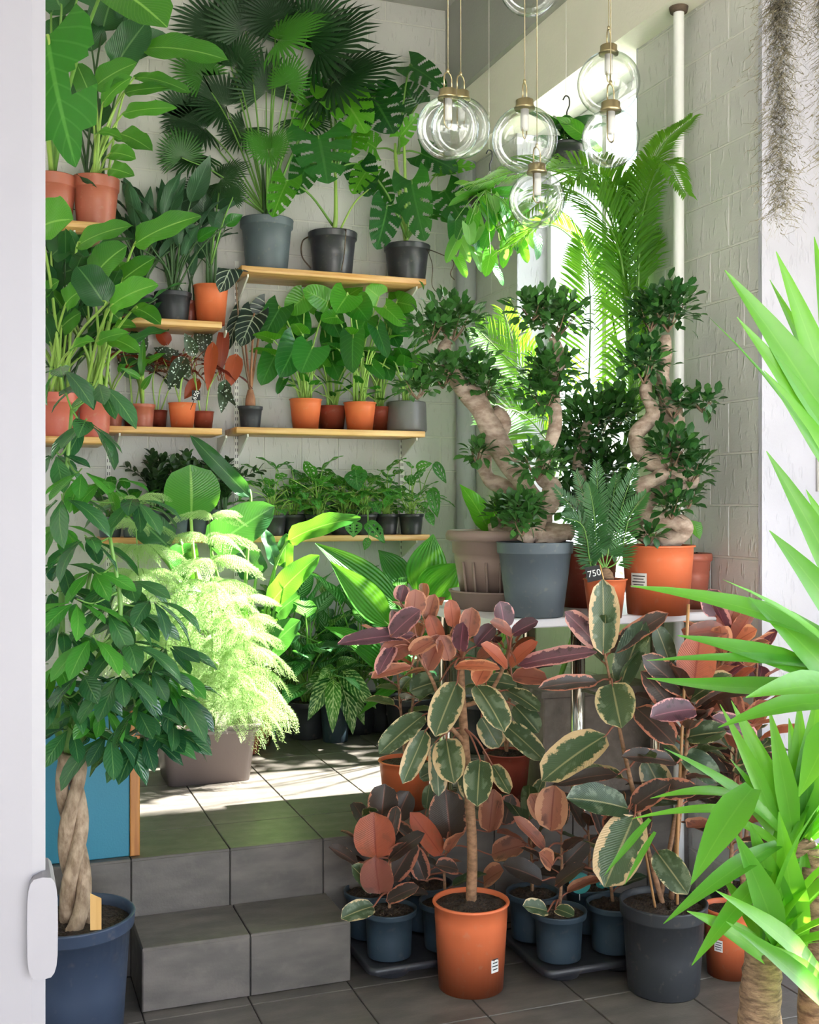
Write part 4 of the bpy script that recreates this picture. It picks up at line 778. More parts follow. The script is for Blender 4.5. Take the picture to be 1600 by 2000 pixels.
# ================================================================ far left shelves
LY = WB-LSD+.14
def Lpot(name, label, px, z, wp, hp, mat, group=None, y=LY): return potted(name, label, 'plant', px, z, wp, hp, mat, y, group, rim=.24, lip=.006)
t, c = Lpot('lobed_plant', 'tall plant with huge lobed leaves in the terracotta pot cut by the door', 102, zL1, 92, 95, 'terra_b'); Zt = depth(c)
for q in ((205, -30, 330, 62, 105, .25, -.6),): hero(t, [q], Zt, 'ell', 'strel', [c, P(140, 150, Zt-.3)], pr=.008)
hero(t, [(92, 70, 150, 330, 215, .2, -.75)], Zt, 'lobed', 'heart', [c, P(85, 150, Zt-.5)], pr=.009, pm='stem_l'); hero(t, [(120, 20, 90, -60, 90, 0, -.2), (150, 0, 190, -60, 90, 0, -.2), (100, 30, 130, -40, 80, 0, 0)], Zt, 'ell', 'strel_d', c, pr=.006)
t, c = Lpot('paddle_plant', 'paddle-leaved plant in the terracotta pot on the uppermost left shelf', 187, zL1, 90, 98, 'terra_b', 'large paddle-leaved plants'); Zt = depth(c); cc = lambda b: c+Vector((R.uniform(-.05, .05), R.uniform(-.03, .03), 0))
hero(t, [(187, 168, 272, 122, 48, .1, -.2), (200, 205, 262, 150, 40, .1, -.2), (262, 152, 376, 186, 32, .1, -.1), (243, 182, 345, 172, 24, .1, -.1), (240, 222, 352, 212, 30, .1, -.1), (232, 262, 300, 298, 46, .1, -.1), (215, 300, 268, 312, 40, .1, -.2), (178, 190, 150, 125, 46, .0, -.2), (282, 95, 452, 122, 56, .1, 0), (190, 260, 240, 275, 30, .1, -.3), (215, 330, 265, 345, 34, .1, -.2)], Zt, 'paddle', 'strel', cc, pr=.005, pm='stem_l')
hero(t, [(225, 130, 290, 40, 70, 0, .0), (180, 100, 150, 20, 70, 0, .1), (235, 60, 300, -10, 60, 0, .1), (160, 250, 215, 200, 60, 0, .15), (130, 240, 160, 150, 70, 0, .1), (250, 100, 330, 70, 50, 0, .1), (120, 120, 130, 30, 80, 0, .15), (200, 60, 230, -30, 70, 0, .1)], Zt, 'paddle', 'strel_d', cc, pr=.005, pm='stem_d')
for px, lab, y_ in ((186, 'paddle-leaved plant in the pink pot on the lower left shelf', LY-.02), (112, 'paddle-leaved plant in the pink pot half hidden by the door', LY)):
    t, c = Lpot('paddle_plant', lab, px, zL3, 66 if px > 150 else 88, 86, 'terra_p', 'large paddle-leaved plants', y_); Zt = depth(c); cc = lambda b: c+Vector((R.uniform(-.05, .05), R.uniform(-.03, .03), 0))
    if px > 150:
        hero(t, [(262, 478, 398, 422, 52, .1, -.3), (182, 545, 252, 480, 72, .1, -.3), (238, 548, 306, 502, 42, .1, -.2), (215, 600, 313, 556, 60, .12, -.4), (262, 602, 316, 636, 40, .1, -.3), (190, 668, 256, 650, 26, .1, -.2), (218, 662, 276, 692, 38, .1, -.2), (235, 625, 205, 600, 40, .0, -.1), (250, 560, 230, 510, 40, .0, 0), (222, 640, 268, 640, 26, .1, -.1)], Zt, 'paddle', 'strel', cc, pr=.006, pm='stem_l'); rosette(t, c, 9, (.22, .30), 'paddle', ['strel_d', 'strel'], (.05, .6), (.25, .55), (-PI/2, 2.8), .5, .006, 'stem_l', wr=.8)
    else:
        hero(t, [(150, 482, 265, 442, 44, .1, -.2), (205, 596, 150, 520, 72, .0, -.4, 'strel_d'), (128, 595, 172, 562, 50, .1, -.3), (140, 682, 188, 668, 30, .1, -.3), (88, 575, 118, 548, 30, .05, -.3), (80, 445, 146, 430, 100, .1, -.6), (120, 640, 160, 610, 50, .05, -.1), (100, 500, 150, 470, 60, .0, 0, 'strel_d'), (110, 540, 170, 520, 60, 0, .05, 'strel_d')], Zt, 'paddle', 'strel', cc, pr=.006, pm='stem_l'); rosette(t, c, 12, (.20, .30), 'paddle', ['strel_d', 'strel'], (.05, .6), (.2, .5), (-PI/2, 2.8), .5, .006, 'stem_l', wr=.8)
t, c = Lpot('leafy_plant', 'dark green leafy plant between the two left shelves', 120, zL3, 60, 60, 'terra_d', None, LY+.12); ZMAX[t.name] = zL1-.04; rosette(t, c, 22, (.18, .28), 'paddle', ['strel_d'], (.05, .8), (.2, .75), (-PI/3, 1.4), .6, .005, 'stem_d', wr=.9)

# ================================================================ floor plants along the back of the platform
def floor_pot(name, label, cat, px, py, wp, hp, mat, z=PLZ, group=None, style='nursery', taper=.78, soil_z=None, rim=.16):
    """px, py = where the pot's base centre meets the floor"""
    b = PZ(px, py, z); Z = depth(b); t = thing(name, label, cat, (b.x, b.y, z), group); rt = wp/FPX*Z/2; h = hp/FPX*Z; top = pot(t, rt, rt*taper, h, mat, style=style, soil_z=soil_z, rim=rim, lip=rt*.07); return t, top
t, c = floor_pot('bird_of_paradise', 'tall bird of paradise with big paddle leaves behind the tub', 'plant', 470, 1470, 90, 80, 'terra_b', group=None); Zt = depth(c)
hero(t, [(373, 1012, 371, 906, 108, .05, -.1, 'strel')], Zt, 'ell', 'strel', [c, P(390, 1150, Zt-.1)], pr=.008, pm='stem_l', fold=.12)
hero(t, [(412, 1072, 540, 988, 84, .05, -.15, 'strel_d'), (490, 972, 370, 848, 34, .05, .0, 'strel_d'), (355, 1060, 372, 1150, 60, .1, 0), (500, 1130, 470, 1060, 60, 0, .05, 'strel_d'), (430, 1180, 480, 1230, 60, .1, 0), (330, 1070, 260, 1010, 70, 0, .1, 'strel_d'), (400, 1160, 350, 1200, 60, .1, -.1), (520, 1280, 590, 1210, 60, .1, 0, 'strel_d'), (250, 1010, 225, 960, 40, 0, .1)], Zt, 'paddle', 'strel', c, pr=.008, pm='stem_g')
t, c = floor_pot('bird_of_paradise', 'bird of paradise with a long arching leaf in front of the lowest shelf', 'plant', 505, 1455, 62, 75, 'terra', style='lip', taper=.7); Zt = depth(c)
cc = P(510, 1300, Zt)
hero(t, [(562, 1058, 712, 1012, 44, .1, -.1)], Zt, 'paddle', 'strel', [c, cc, P(520, 1180, Zt-.05), P(540, 1100, Zt-.1)], pr=.008, pm='stem_g', droop=.9)
hero(t, [(528, 1180, 628, 1084, 52, .05, -.1), (538, 1105, 510, 1028, 28, .0, -.1, 'strel_d'), (556, 1110, 560, 1040, 34, 0, -.05), (535, 1240, 510, 1190, 40, 0, 0), (540, 1200, 590, 1160, 46, .1, 0, 'strel_d'), (500, 1260, 590, 1240, 50, .1, .05, 'strel_d')], Zt, 'paddle', 'strel', [c, cc], pr=.007, pm='stem_g')
t, c = floor_pot('pleated_leaf_plant', 'plant with long pleated palm-like leaves left of the table', 'plant', 800, 1440, 100, 80, 'black'); Zt = depth(c); cc = P(795, 1250, Zt)
hero(t, [(782, 1190, 612, 1060, 62, .15, -.1), (760, 1222, 642, 1095, 62, .2, -.3), (795, 1145, 738, 1074, 52, .0, .05), (818, 1160, 846, 1042, 82, .0, .05), (826, 1180, 902, 1100, 84, .0, .0), (735, 1280, 630, 1225, 40, .2, -.1), (760, 1310, 660, 1240, 60, .15, -.1), (700, 1180, 720, 1110, 50, 0, .1), (800, 1260, 720, 1330, 40, .2, -.1), (840, 1240, 900, 1180, 50, 0, .1), (790, 1330, 700, 1400, 24, .2, -.2)], Zt, 'pleat', 'cur', [c, cc], pr=.006)
ag = [(600, 1440, 'aglo', 'silver-striped leafy plant at the left of the low green rack', 24), (655, 1447, 'fleck', 'cream-flecked drooping plant in a grey-green pot on the platform', 4), (700, 1430, 'aglo', 'silver-striped leafy plant behind the drooping flecked one', 24), (560, 1425, 'aglo', 'silver-striped leafy plant beside the pine tub', 22), (745, 1425, 'dark', 'dark green leafy plant in a black pot with a small white label', 18), (640, 1415, 'aglo', 'silver-striped leafy plant hard against the back wall', 26)]
for i, (px, py, mt, lab, n) in enumerate(ag):
    t, c = floor_pot('striped_foliage_plant', lab, 'plant', px, py, 74 if i != 1 else 62, 72 if i != 1 else 80, 'black' if i != 1 else 'teal_pot', group='striped foliage plants on the platform'); Zt = depth(c)
    if i == 1: hero(t, [(650, 1322, 600, 1412, 38, .1, -.1), (652, 1330, 650, 1437, 32, .1, -.15), (662, 1326, 688, 1440, 40, .1, -.1), (670, 1312, 738, 1388, 38, .1, -.1), (655, 1306, 618, 1332, 26, .1, -.1), (640, 1316, 592, 1360, 34, .05, 0), (675, 1330, 712, 1420, 34, .05, 0), (660, 1305, 700, 1290, 34, 0, .05)], Zt, 'ovate', 'fleck', [c, P(657, 1340, Zt)], pr=.004, pm='stem_l', droop=.9)
    else: rosette(t, c, n+4, (.19, .27), 'ovate', [mt, mt, 'fleck' if i % 2 else 'aglo'], (.05, 1.2), (.14, .50), (-PI/2, 2.8), .7, .004, 'stem_g', wr=.9)
    if i == 4:
        q = P(762, 1390, Zt-.14); g = Geo(); box(g, q.x-.018, q.x+.018, q.y-.001, q.y+.001, q.z-.016, q.z+.016); part('label', g, M['paper'], t, False)
r0, r1 = PZ(520, 1432, PLZ), PZ(690, 1428, PLZ); t = thing('low_rack', 'low rack with a thin green front rail on the platform', 'rack', (r0.x, r0.y, PLZ)); zr = PLZ+.055
g = Geo(); bevbox(g, r0.x, r1.x, r0.y-.125, r0.y-.110, zr-.012, zr+.010, .002, 'y-'); part('rail', g, M['mesh_green'], t, False)
for x in (r0.x+.01, (r0.x+r1.x)/2, r1.x-.01):
    g = Geo(); box(g, x-.006, x+.006, r0.y-.124, r0.y-.112, PLZ, zr-.012); part('foot', g, M['mesh_green'], t, False)

# ================================================================ pine tub
tb = PZ(410, 1530, PLZ); Zt = depth(tb); t = thing('storage_tub', 'taupe plastic tub with a rolled rim holding the soft pines', 'tub', (tb.x, tb.y+.12, PLZ)); tc = Vector((tb.x, tb.y+.12, PLZ))
def rrect(cx, cy, hx, hy, r, z, n=6):
    out = []
    for q, (sx, sy) in enumerate(((1, 1), (-1, 1), (-1, -1), (1, -1))):
        for k in range(n):
            a = q*PI/2+k/(n-1)*PI/2; out.append((cx+sx*(hx-r)+r*math.cos(a), cy+sy*(hy-r)+r*math.sin(a), z))
    return out
def loft(g, rings, cap0=True, mi=0):
    n = len(rings[0]); v = [p for r_ in rings for p in r_]; f = [(i*n+j, i*n+(j+1) % n, (i+1)*n+(j+1) % n, (i+1)*n+j) for i in range(len(rings)-1) for j in range(n)]
    if cap0: f.append(tuple(reversed(range(n))))
    g.add(v, f, None, mi)
g = Geo(); H_ = .235; hx, hy = .165, .13
loft(g, [rrect(tc.x, tc.y, hx, hy, .03, PLZ+.001), rrect(tc.x, tc.y, hx+.025, hy+.02, .04, PLZ+H_-.035), rrect(tc.x, tc.y, hx+.038, hy+.033, .045, PLZ+H_-.033), rrect(tc.x, tc.y, hx+.040, hy+.035, .045, PLZ+H_-.018), rrect(tc.x, tc.y, hx+.034, hy+.029, .045, PLZ+H_-.016), rrect(tc.x, tc.y, hx+.048, hy+.043, .05, PLZ+H_-.012), rrect(tc.x, tc.y, hx+.048, hy+.043, .05, PLZ+H_), rrect(tc.x, tc.y, hx+.02, hy+.015, .04, PLZ+H_), rrect(tc.x, tc.y, hx-.005, hy-.008, .03, PLZ+.01)]); part('tub', g, M['tub'], t)
g = Geo(); v = rrect(tc.x, tc.y, hx-.006, hy-.009, .03, PLZ+.012); g.add(v, [tuple(range(len(v)))]); part('tub_floor', g, M['tub'], t)
g = Geo(); bevbox(g, tc.x-.09, tc.x+.06, tc.y-hy-.052, tc.y-hy-.03, PLZ+H_-.03, PLZ+H_-.012, .004, 'y-'); part('handle', g, M['tub'], t, False)
pine_meshes = []
for q in range(4):
    g = Geo(); Ln = .24; pts = [Vector((0, Ln*k, .03*math.sin(PI*k)-(.05+.03*q)*k*k)) for k in np.linspace(0, 1, 9)]; tube(g, pts, [.003, .0015], 5, 1)
    nv_, nf_, nu_ = [], [], []
    def needle(p, d, ln):
        s = d.orthogonal().normalized()*.0011; k = len(nv_); nv_.extend([tuple(p-s), tuple(p+s), tuple(p+d*ln)]); nf_.append((k, k+1, k+2)); nu_.extend([(.5, 0), (.5, 0), (.5, 1)])
    for i in range(17):
        f = .12+.88*i/16; p = pts[0].lerp(pts[0], 0); x = f*8; k = min(int(x), 7); p = pts[k].lerp(pts[k+1], x-k); dd = (pts[k+1]-pts[k]).normalized(); bl = .085*math.sin(PI*(.16+.78*(1-f)))**.6+.012
        for sg in (-1, 1):
            bd = (dd*.55+Vector((sg*.85, 0, R.uniform(-.05, .1)))).normalized(); m = int(bl/.0042); ax1 = bd.orthogonal().normalized(); ax2 = bd.cross(ax1)
            for j in range(m):
                pp_ = p+bd*bl*(j+.5)/m-Vector((0, 0, .9*bl*((j+.5)/m)**2))
                for h in range(4):
                    a = R.uniform(0, 2*PI); needle(pp_, (ax1*math.cos(a)+ax2*math.sin(a)+bd*.8).normalized(), R.uniform(.009, .014))
    g.add(nv_, nf_, nu_, 0); pine_meshes.append(g.mesh('branch', [L['pine'], M['stem_g']], False))
def pine(label, px, Zz, base, top_py, n_t, sc_, lean=0.0):
    b = Vector(base); t = thing('norfolk_pine', label, 'plant', b, 'soft-needled pines in the tub'); top = pot(t, .075, .062, .13, 'black', soil=True); tp = P(px, top_py, Zz)
    stems(t, [([top, top.lerp(tp, .5)+Vector((lean, 0, 0)), tp], [.006, .004, .002])], 'stem_g', 'trunk'); cs = spline([top, top.lerp(tp, .5)+Vector((lean, 0, 0)), tp], 10)
    for i in range(n_t):
        f = .32+.68*(i/(n_t-1)); p = cs[int(f*(len(cs)-1))]; m = 6 if f < .9 else 5; s = sc_*(1.05-.62*f**1.5)
        for k in range(m):
            a = k/m*2*PI+i*.7+R.uniform(-.2, .2); up_ = -.15+.75*f**2; o = link('branch', R.choice(pine_meshes), t); o.matrix_local = frame(p-b, Vector((math.cos(a), math.sin(a), up_)), (0, 0, 1))@Matrix.Scale(s*R.uniform(.85, 1.1), 4)
pine('soft-needled pine in the tub, tallest, with its top before the bright paddle leaf', 410, Zt+.12, tc+Vector((.04, .0, .013)), 1015, 9, 1.15)
pine('soft-needled pine at the left of the tub, half behind the umbrella tree', 262, Zt+.2, tc+Vector((-.09, .03, .013)), 985, 9, 1.15, -.05)
pine('soft-needled pine leaning right out of the tub', 480, Zt+.05, tc+Vector((.09, -.04, .013)), 1175, 7, 1.0, .02)

# ================================================================ table top: pots, bonsais, cycad
ficus_lv = small_leaf('ficus_leaf', .046, 'obov', 'ficus', .028)
def table_pot(name, label, cat, px, py, wp, hp, mat, style='lip', taper=.78, group=None, z=TZ+.0005, soil_z=None, dy=0):
    b = PZ(px, py, z); Z = depth(b); b = Vector((b.x, b.y+dy, z)); t = thing(name, label, cat, b, group); rt = wp/FPX*Z/2; top = pot(t, rt, rt*taper, hp/FPX*Z, mat, style=style, soil_z=soil_z, lip=rt*.05); return t, top, Z
def knob(i, j): return 1+.07*math.sin(i*.45+j*PI/3)+.05*math.sin(i*.8-j*PI/6*2)
def bonsai(t, Zt, trunks, pads, nleaf, sc_=1.0, fk=2.2):
    for pts, r in trunks: stems(t, [([P(x, y, Zt+dz) for x, y, dz in pts], [q/FPX*Zt for q in r])], 'ficus_bark', 'trunk', 12, knob)
    tot = sum(p[2]*p[3] for p in pads); fg = Geo()
    for px, py, rx, rz, dz in pads:
        k = 1.0/FPX*(Zt+dz); pad(t, P(px, py, Zt+dz), rx*k, rx*k*.9, rz*k, max(10, int((nleaf-20)*rx*rz/tot)), ficus_lv, sc_, fill=int(fk*nleaf*rx*rz/tot), fg=fg)
    part('foliage', fg, L['ficus'], t, kind='stuff')
GB = 'ficus bonsais with S-shaped trunks'
sb = PZ(977, 1187, TZ); t = thing('plant_saucer', 'taupe saucer under the big ribbed taupe pot', 'saucer', (sb.x, sb.y, TZ)); g = Geo(); k = depth(sb)/FPX
lathe(g, [(.001, .001), (90*k, .001), (98*k, 32*k), (101*k, 33*k), (101*k, 36*k), (94*k, 36*k), (86*k, 10*k), (.001, 9*k)], (sb.x, sb.y, TZ), 40); part('dish', g, M['brownpot'], t)
t = thing('ficus_bonsai', 'ficus bonsai with a thick leaning trunk in the big taupe pot on a saucer', 'bonsai', (sb.x, sb.y, TZ+10*k), GB); c = pot(t, 104*k, 74*k, 142*k, 'brownpot', style='planter'); Zt = depth(c)
for i in range(10):
    a = -2.9+i*.3; g = Geo(); r_ = 76*k
    q = Vector((sb.x+math.cos(a)*80*k, sb.y+math.sin(a)*80*k, TZ+12*k)); q2 = Vector((sb.x+math.cos(a)*91*k, sb.y+math.sin(a)*91*k, TZ+92*k)); tube(g, [q, q2], .005, 4); part('rib', g, M['brownpot'], t)
bonsai(t, Zt-.05, [([(960, 1045, -.03), (1010, 1030, -.02), (1055, 1015, 0), (1020, 940, 0), (975, 870, 0), (935, 790, 0), (890, 740, 0), (868, 690, 0), (878, 655, 0)], [22, 26, 24, 20, 24, 22, 17, 14, 8]), ([(1050, 1015, .0), (1000, 960, .06), (955, 935, .08), (948, 890, .06), (985, 830, .04), (965, 800, 0)], [20, 17, 15, 14, 16, 12]), ([(960, 1045, -.03), (1045, 1040, -.04), (1120, 1040, -.02)], [20, 24, 10])],
       [(882, 625, 62, 42, 0), (840, 640, 45, 28, -.08), (865, 725, 50, 30, -.05), (815, 755, 42, 22, -.08), (945, 750, 42, 34, .0), (925, 715, 34, 24, .05), (932, 885, 22, 22, -.05), (985, 1000, 40, 24, -.06), (1010, 990, 30, 26, -.12)], 300)
hero(t, [(955, 1035, 895, 945, 46, 0, .05), (970, 1030, 985, 960, 44, 0, .1)], Zt, 'ovate', 'mon_b', c, pr=.004)
t, c, Zt = table_pot('ficus_bonsai', 'ficus bonsai with a slim crooked trunk in the slate pot at the table front', 'bonsai', 1045, 1203, 148, 145, 'slate', 'nursery', .74, GB)
bonsai(t, depth(c), [([(1025, 1060, 0), (1035, 1040, 0), (1045, 1050, 0)], [18, 18, 10]), ([(1040, 1055, .05), (1048, 1000, .05), (1072, 985, .05), (1078, 950, .05), (1055, 930, .08), (1066, 890, .08), (1085, 830, .08), (1080, 770, .08), (1088, 700, .08), (1082, 660, .08)], [26, 24, 22, 18, 12, 14, 13, 15, 16, 10]), ([(1045, 1060, .05), (1100, 1040, .05), (1120, 1045, .05)], [26, 20, 12])],
       [(1085, 618, 66, 40, .08), (1040, 600, 42, 24, .06), (1075, 725, 56, 44, .05), (1065, 770, 50, 30, .02), (1050, 905, 52, 30, .0), (1030, 990, 42, 26, -.06), (1020, 1020, 30, 24, -.10)], 300)
t, c, Zt = table_pot('ficus_bonsai', 'ficus bonsai with a knotted pale trunk in the large orange pot', 'bonsai', 1285, 1198, 140, 134, 'terra', 'lip', .84, GB); Zt = depth(c)
bonsai(t, Zt-.02, [([(1290, 1062, 0), (1335, 1040, -.02), (1320, 1018, -.04), (1265, 1010, -.02), (1262, 975, .04), (1290, 955, .04), (1345, 940, 0), (1320, 920, 0), (1280, 900, 0), (1255, 880, 0), (1242, 850, 0), (1275, 810, 0), (1262, 770, 0), (1265, 740, 0)], [20, 18, 18, 16, 22, 24, 20, 22, 24, 20, 15, 14, 12, 10]), ([(1240, 955, -.02), (1280, 935, -.03), (1300, 920, -.02)], [16, 15, 12]), ([(1300, 920, .06), (1318, 850, .06), (1310, 800, .06), (1295, 740, .06), (1300, 690, .06), (1298, 655, .06)], [20, 18, 24, 12, 14, 10]), ([(1280, 1060, 0), (1240, 1030, .05), (1262, 1000, .05)], [14, 14, 14])],
       [(1305, 600, 62, 44, .04), (1270, 610, 44, 34, .04), (1258, 705, 46, 40, -.02), (1315, 785, 46, 30, .0), (1372, 785, 34, 18, -.02), (1310, 880, 56, 36, -.06), (1350, 915, 40, 26, -.04), (1312, 985, 36, 26, -.08), (1345, 960, 26, 30, 0), (1270, 1045, 22, 14, -.1)], 300)
g = Geo(); q = loc(t); k = Zt/FPX
for i in range(6):
    pass
def sticker(t, px, py, w_, h_, center, r, z0, label='label'):
    """curved paper label on a round pot"""
    c_ = Vector(center); v_ = P(px, py, depth(c_)-r); a0 = math.atan2(v_.y-c_.y, v_.x-c_.x); g = Geo(); n = 6; vv = []
    for i in range(n+1):
        a = a0+(i/n-.5)*w_/r
        for z in (v_.z-h_/2, v_.z+h_/2): vv.append((c_.x+(r+.0012)*math.cos(a), c_.y+(r+.0012)*math.sin(a), z))
    g.add(vv, [(2*i, 2*i+2, 2*i+3, 2*i+1) for i in range(n)]); o = part(label, g, M['paper'], t); g = Geo()
    for j in range(4):
        zz = v_.z+h_*(.3-.2*j); aa = [a0+(i/n-.5)*w_*(.8-.15*(j % 2))/r for i in range(n+1)]; vv = []
        for a in aa:
            for z in (zz-h_*.035, zz+h_*.035): vv.append((c_.x+(r+.0018)*math.cos(a), c_.y+(r+.0018)*math.sin(a), z))
        g.add(vv, [(2*i, 2*i+2, 2*i+3, 2*i+1) for i in range(n)])
    part('print', g, M['ink'], o)
sticker(t, 1232, 1135, .062, .05, (q.x, q.y, 0), 68*k, 0)
t, c, Zt = table_pot('ficus_bush', 'dense dark ficus in the dark red pot behind the cycad', 'bonsai', 1148, 1184, 118, 118, 'terra_d', 'lip', .82, GB, dy=.0); Zt = depth(c)
bonsai(t, Zt, [([(1145, 1060, 0), (1140, 980, 0), (1130, 900, 0), (1150, 820, .02)], [16, 14, 12, 8])], [(1150, 830, 70, 60, .05), (1120, 900, 60, 45, .05), (1180, 920, 62, 50, .05), (1140, 980, 70, 40, .05), (1200, 800, 50, 40, .08), (1210, 990, 50, 40, .05)], 300, 1.05, 4.0)
t, c, Zt = table_pot('terracotta_pot', 'lipped terracotta pot half hidden beside the right wall', 'pot', 1352, 1188, 76, 108, 'terra_b', 'planter', .7); Zt = depth(c)
put(t, 'leaf', small_leaf('wall_leaf', .075, 'ovate', 'mon_b', .055), P(1352, 1018, Zt-.05), Vector((.3, -.2, -.9)), Vector((-.2, -1, .2))); stems(t, [([c, P(1350, 1050, Zt), P(1352, 1018, Zt-.05)], .002)], 'stem_g')
t, c, Zt = table_pot('cycad', 'small cycad with stiff feather fronds in a little orange pot with a price tag', 'plant', 1182, 1206, 84, 76, 'terra', 'lip', .76); Zt = depth(c)
g = Geo(); lathe(g, [(.028, -.02), (.032, .01), (.026, .035), (.012, .05), (.001, .055)], c, 18); part('caudex', g, M['yucca_bark'], t); cq = c+Vector((0, 0, .045))
for x, y, bx, by, dz in ((1085, 955, 1130, 1030, -.05), (1125, 925, 1150, 1020, .0), (1165, 905, 1168, 1000, .04), (1240, 915, 1215, 1010, .0), (1262, 965, 1230, 1030, -.05), (1100, 1010, 1140, 1050, -.12), (1205, 930, 1195, 1010, .08), (1150, 945, 1160, 1020, -.1)): frond(t, [cq, P(bx+(1180-bx)*.4, by+60, Zt), P(bx, by-20, Zt+dz*.6), P(x, y, Zt+dz)], 40, .062, .006, 'cycad', 1.0, .25, .003, droop=.15, side=(-SA, -CA, .6), start=.22)
p_ = P(1161, 1120, Zt-.10); g = Geo(); M_ = Matrix.Translation(p_)@Matrix.Rotation(-YAW, 4, 'Z')@Matrix.Rotation(math.radians(-12), 4, 'Y'); w2, h2 = .027, .025
vv = [M_@Vector(q) for q in ((-w2, 0, -h2), (w2, 0, -h2), (w2, 0, h2), (-w2, 0, h2), (-w2, .002, -h2), (w2, .002, -h2), (w2, .002, h2), (-w2, .002, h2))]; g.add([tuple(q) for q in vv], BOXF); o = part('price_tag', g, M['blackboard'], t, False)
text_mesh('price', '750', .030, 'chalk', o, M_@Matrix.Translation((0, -.0012, 0))@Matrix.Rotation(PI/2, 4, 'X')); g = Geo(); tube(g, [M_@Vector((w2*.9, 0, h2)), M_@Vector((w2*1.0, 0, -h2*2.4))], .0022, 5); part('tag_stick', g, M['stake'], t)

# ================================================================ palms and hanging plants in front of the window
def palm_pot(label, x, y, r, h):
    t = thing('feather_palm', label, 'palm', (x, y, PLZ), 'feather palms at the window'); return t, pot(t, r, r*.8, h, 'black')
def wp_(q): # keep fronds on the room side of the right wall
    return [P(x, y, min(z, 2.40/(SA+(x-800)/FPX*CA))) for x, y, z in q]
t, c = palm_pot('big feather palm arching in front of the tall window', 2.27, 4.36, .12, .26)
for q in ([(1215, 900, 4.6), (1225, 600, 4.5), (1205, 420, 4.5), (1120, 330, 4.4), (1000, 350, 4.3)], [(1215, 900, 4.6), (1232, 620, 4.5), (1215, 420, 4.5), (1150, 330, 4.3), (1080, 420, 4.2)], [(1225, 900, 4.6), (1245, 560, 4.5), (1250, 390, 4.4), (1290, 290, 4.2), (1350, 232, 4.0)], [(1225, 900, 4.6), (1245, 600, 4.5), (1255, 420, 4.4), (1295, 320, 4.2), (1340, 380, 3.95)],
          [(1215, 900, 4.6), (1200, 640, 4.7), (1160, 520, 4.7), (1080, 440, 4.7), (1000, 480, 4.6)], [(1220, 900, 4.6), (1235, 700, 4.5), (1240, 560, 4.5), (1236, 460, 4.5), (1200, 360, 4.4)], [(1225, 950, 4.6), (1238, 800, 4.5), (1240, 660, 4.5), (1225, 540, 4.5)], [(1215, 900, 4.6), (1225, 640, 4.5), (1200, 460, 4.4), (1110, 370, 4.2), (1010, 430, 4.0)], [(1215, 900, 4.6), (1220, 600, 4.5), (1180, 400, 4.5), (1060, 330, 4.6), (930, 360, 4.6)]):
    frond(t, [c]+wp_(q), 60, .15 if q[-1][0] > 1300 else .26, .011, 'palm', .85, .3, .007, start=.45, droop=.6)
t, c = palm_pot('feather palm with an upright frond facing the room left of the window', 2.10, 4.72, .11, .24)
for q in ([(1110, 1000, 4.8), (1145, 800, 4.7), (1153, 640, 4.6), (1150, 540, 4.55), (1138, 470, 4.5)], [(1090, 900, 4.9), (1060, 780, 4.9), (980, 690, 4.8), (930, 640, 4.7)], [(1085, 900, 5.0), (1050, 800, 5.0), (1020, 720, 5.0), (985, 610, 5.0)], [(1090, 950, 4.9), (1060, 850, 4.9), (1000, 800, 4.8), (950, 830, 4.7)]):
    frond(t, [c]+wp_(q), 40, .22, .011, 'palm', .95, .15, .006, start=.42, droop=.25, side=(-SA, -CA, .35))
def hang_hook(t, top, bot):
    pts = [top+Vector((0, 0, .0)), top+Vector((.012, 0, .018)), top+Vector((.028, 0, .012)), top+Vector((.03, 0, -.02)), top+Vector((.018, 0, -.05)), top+Vector((.02, 0, -.08))]; g = Geo(); tube(g, spline(pts, 4), .0035, 6); part('hook', g, M['black'], t); g = Geo()
    for dx, dy in ((-.07, 0), (.07, .02), (0, -.06)): tube(g, [pts[-1], bot+Vector((dx, dy, 0))], .0012, 4)
    tube(g, [top+Vector((.014, 0, .02)), Vector((top.x+.014, top.y, WC-.0))], .0012, 4); part('hanging_wire', g, M['bracket'], t)
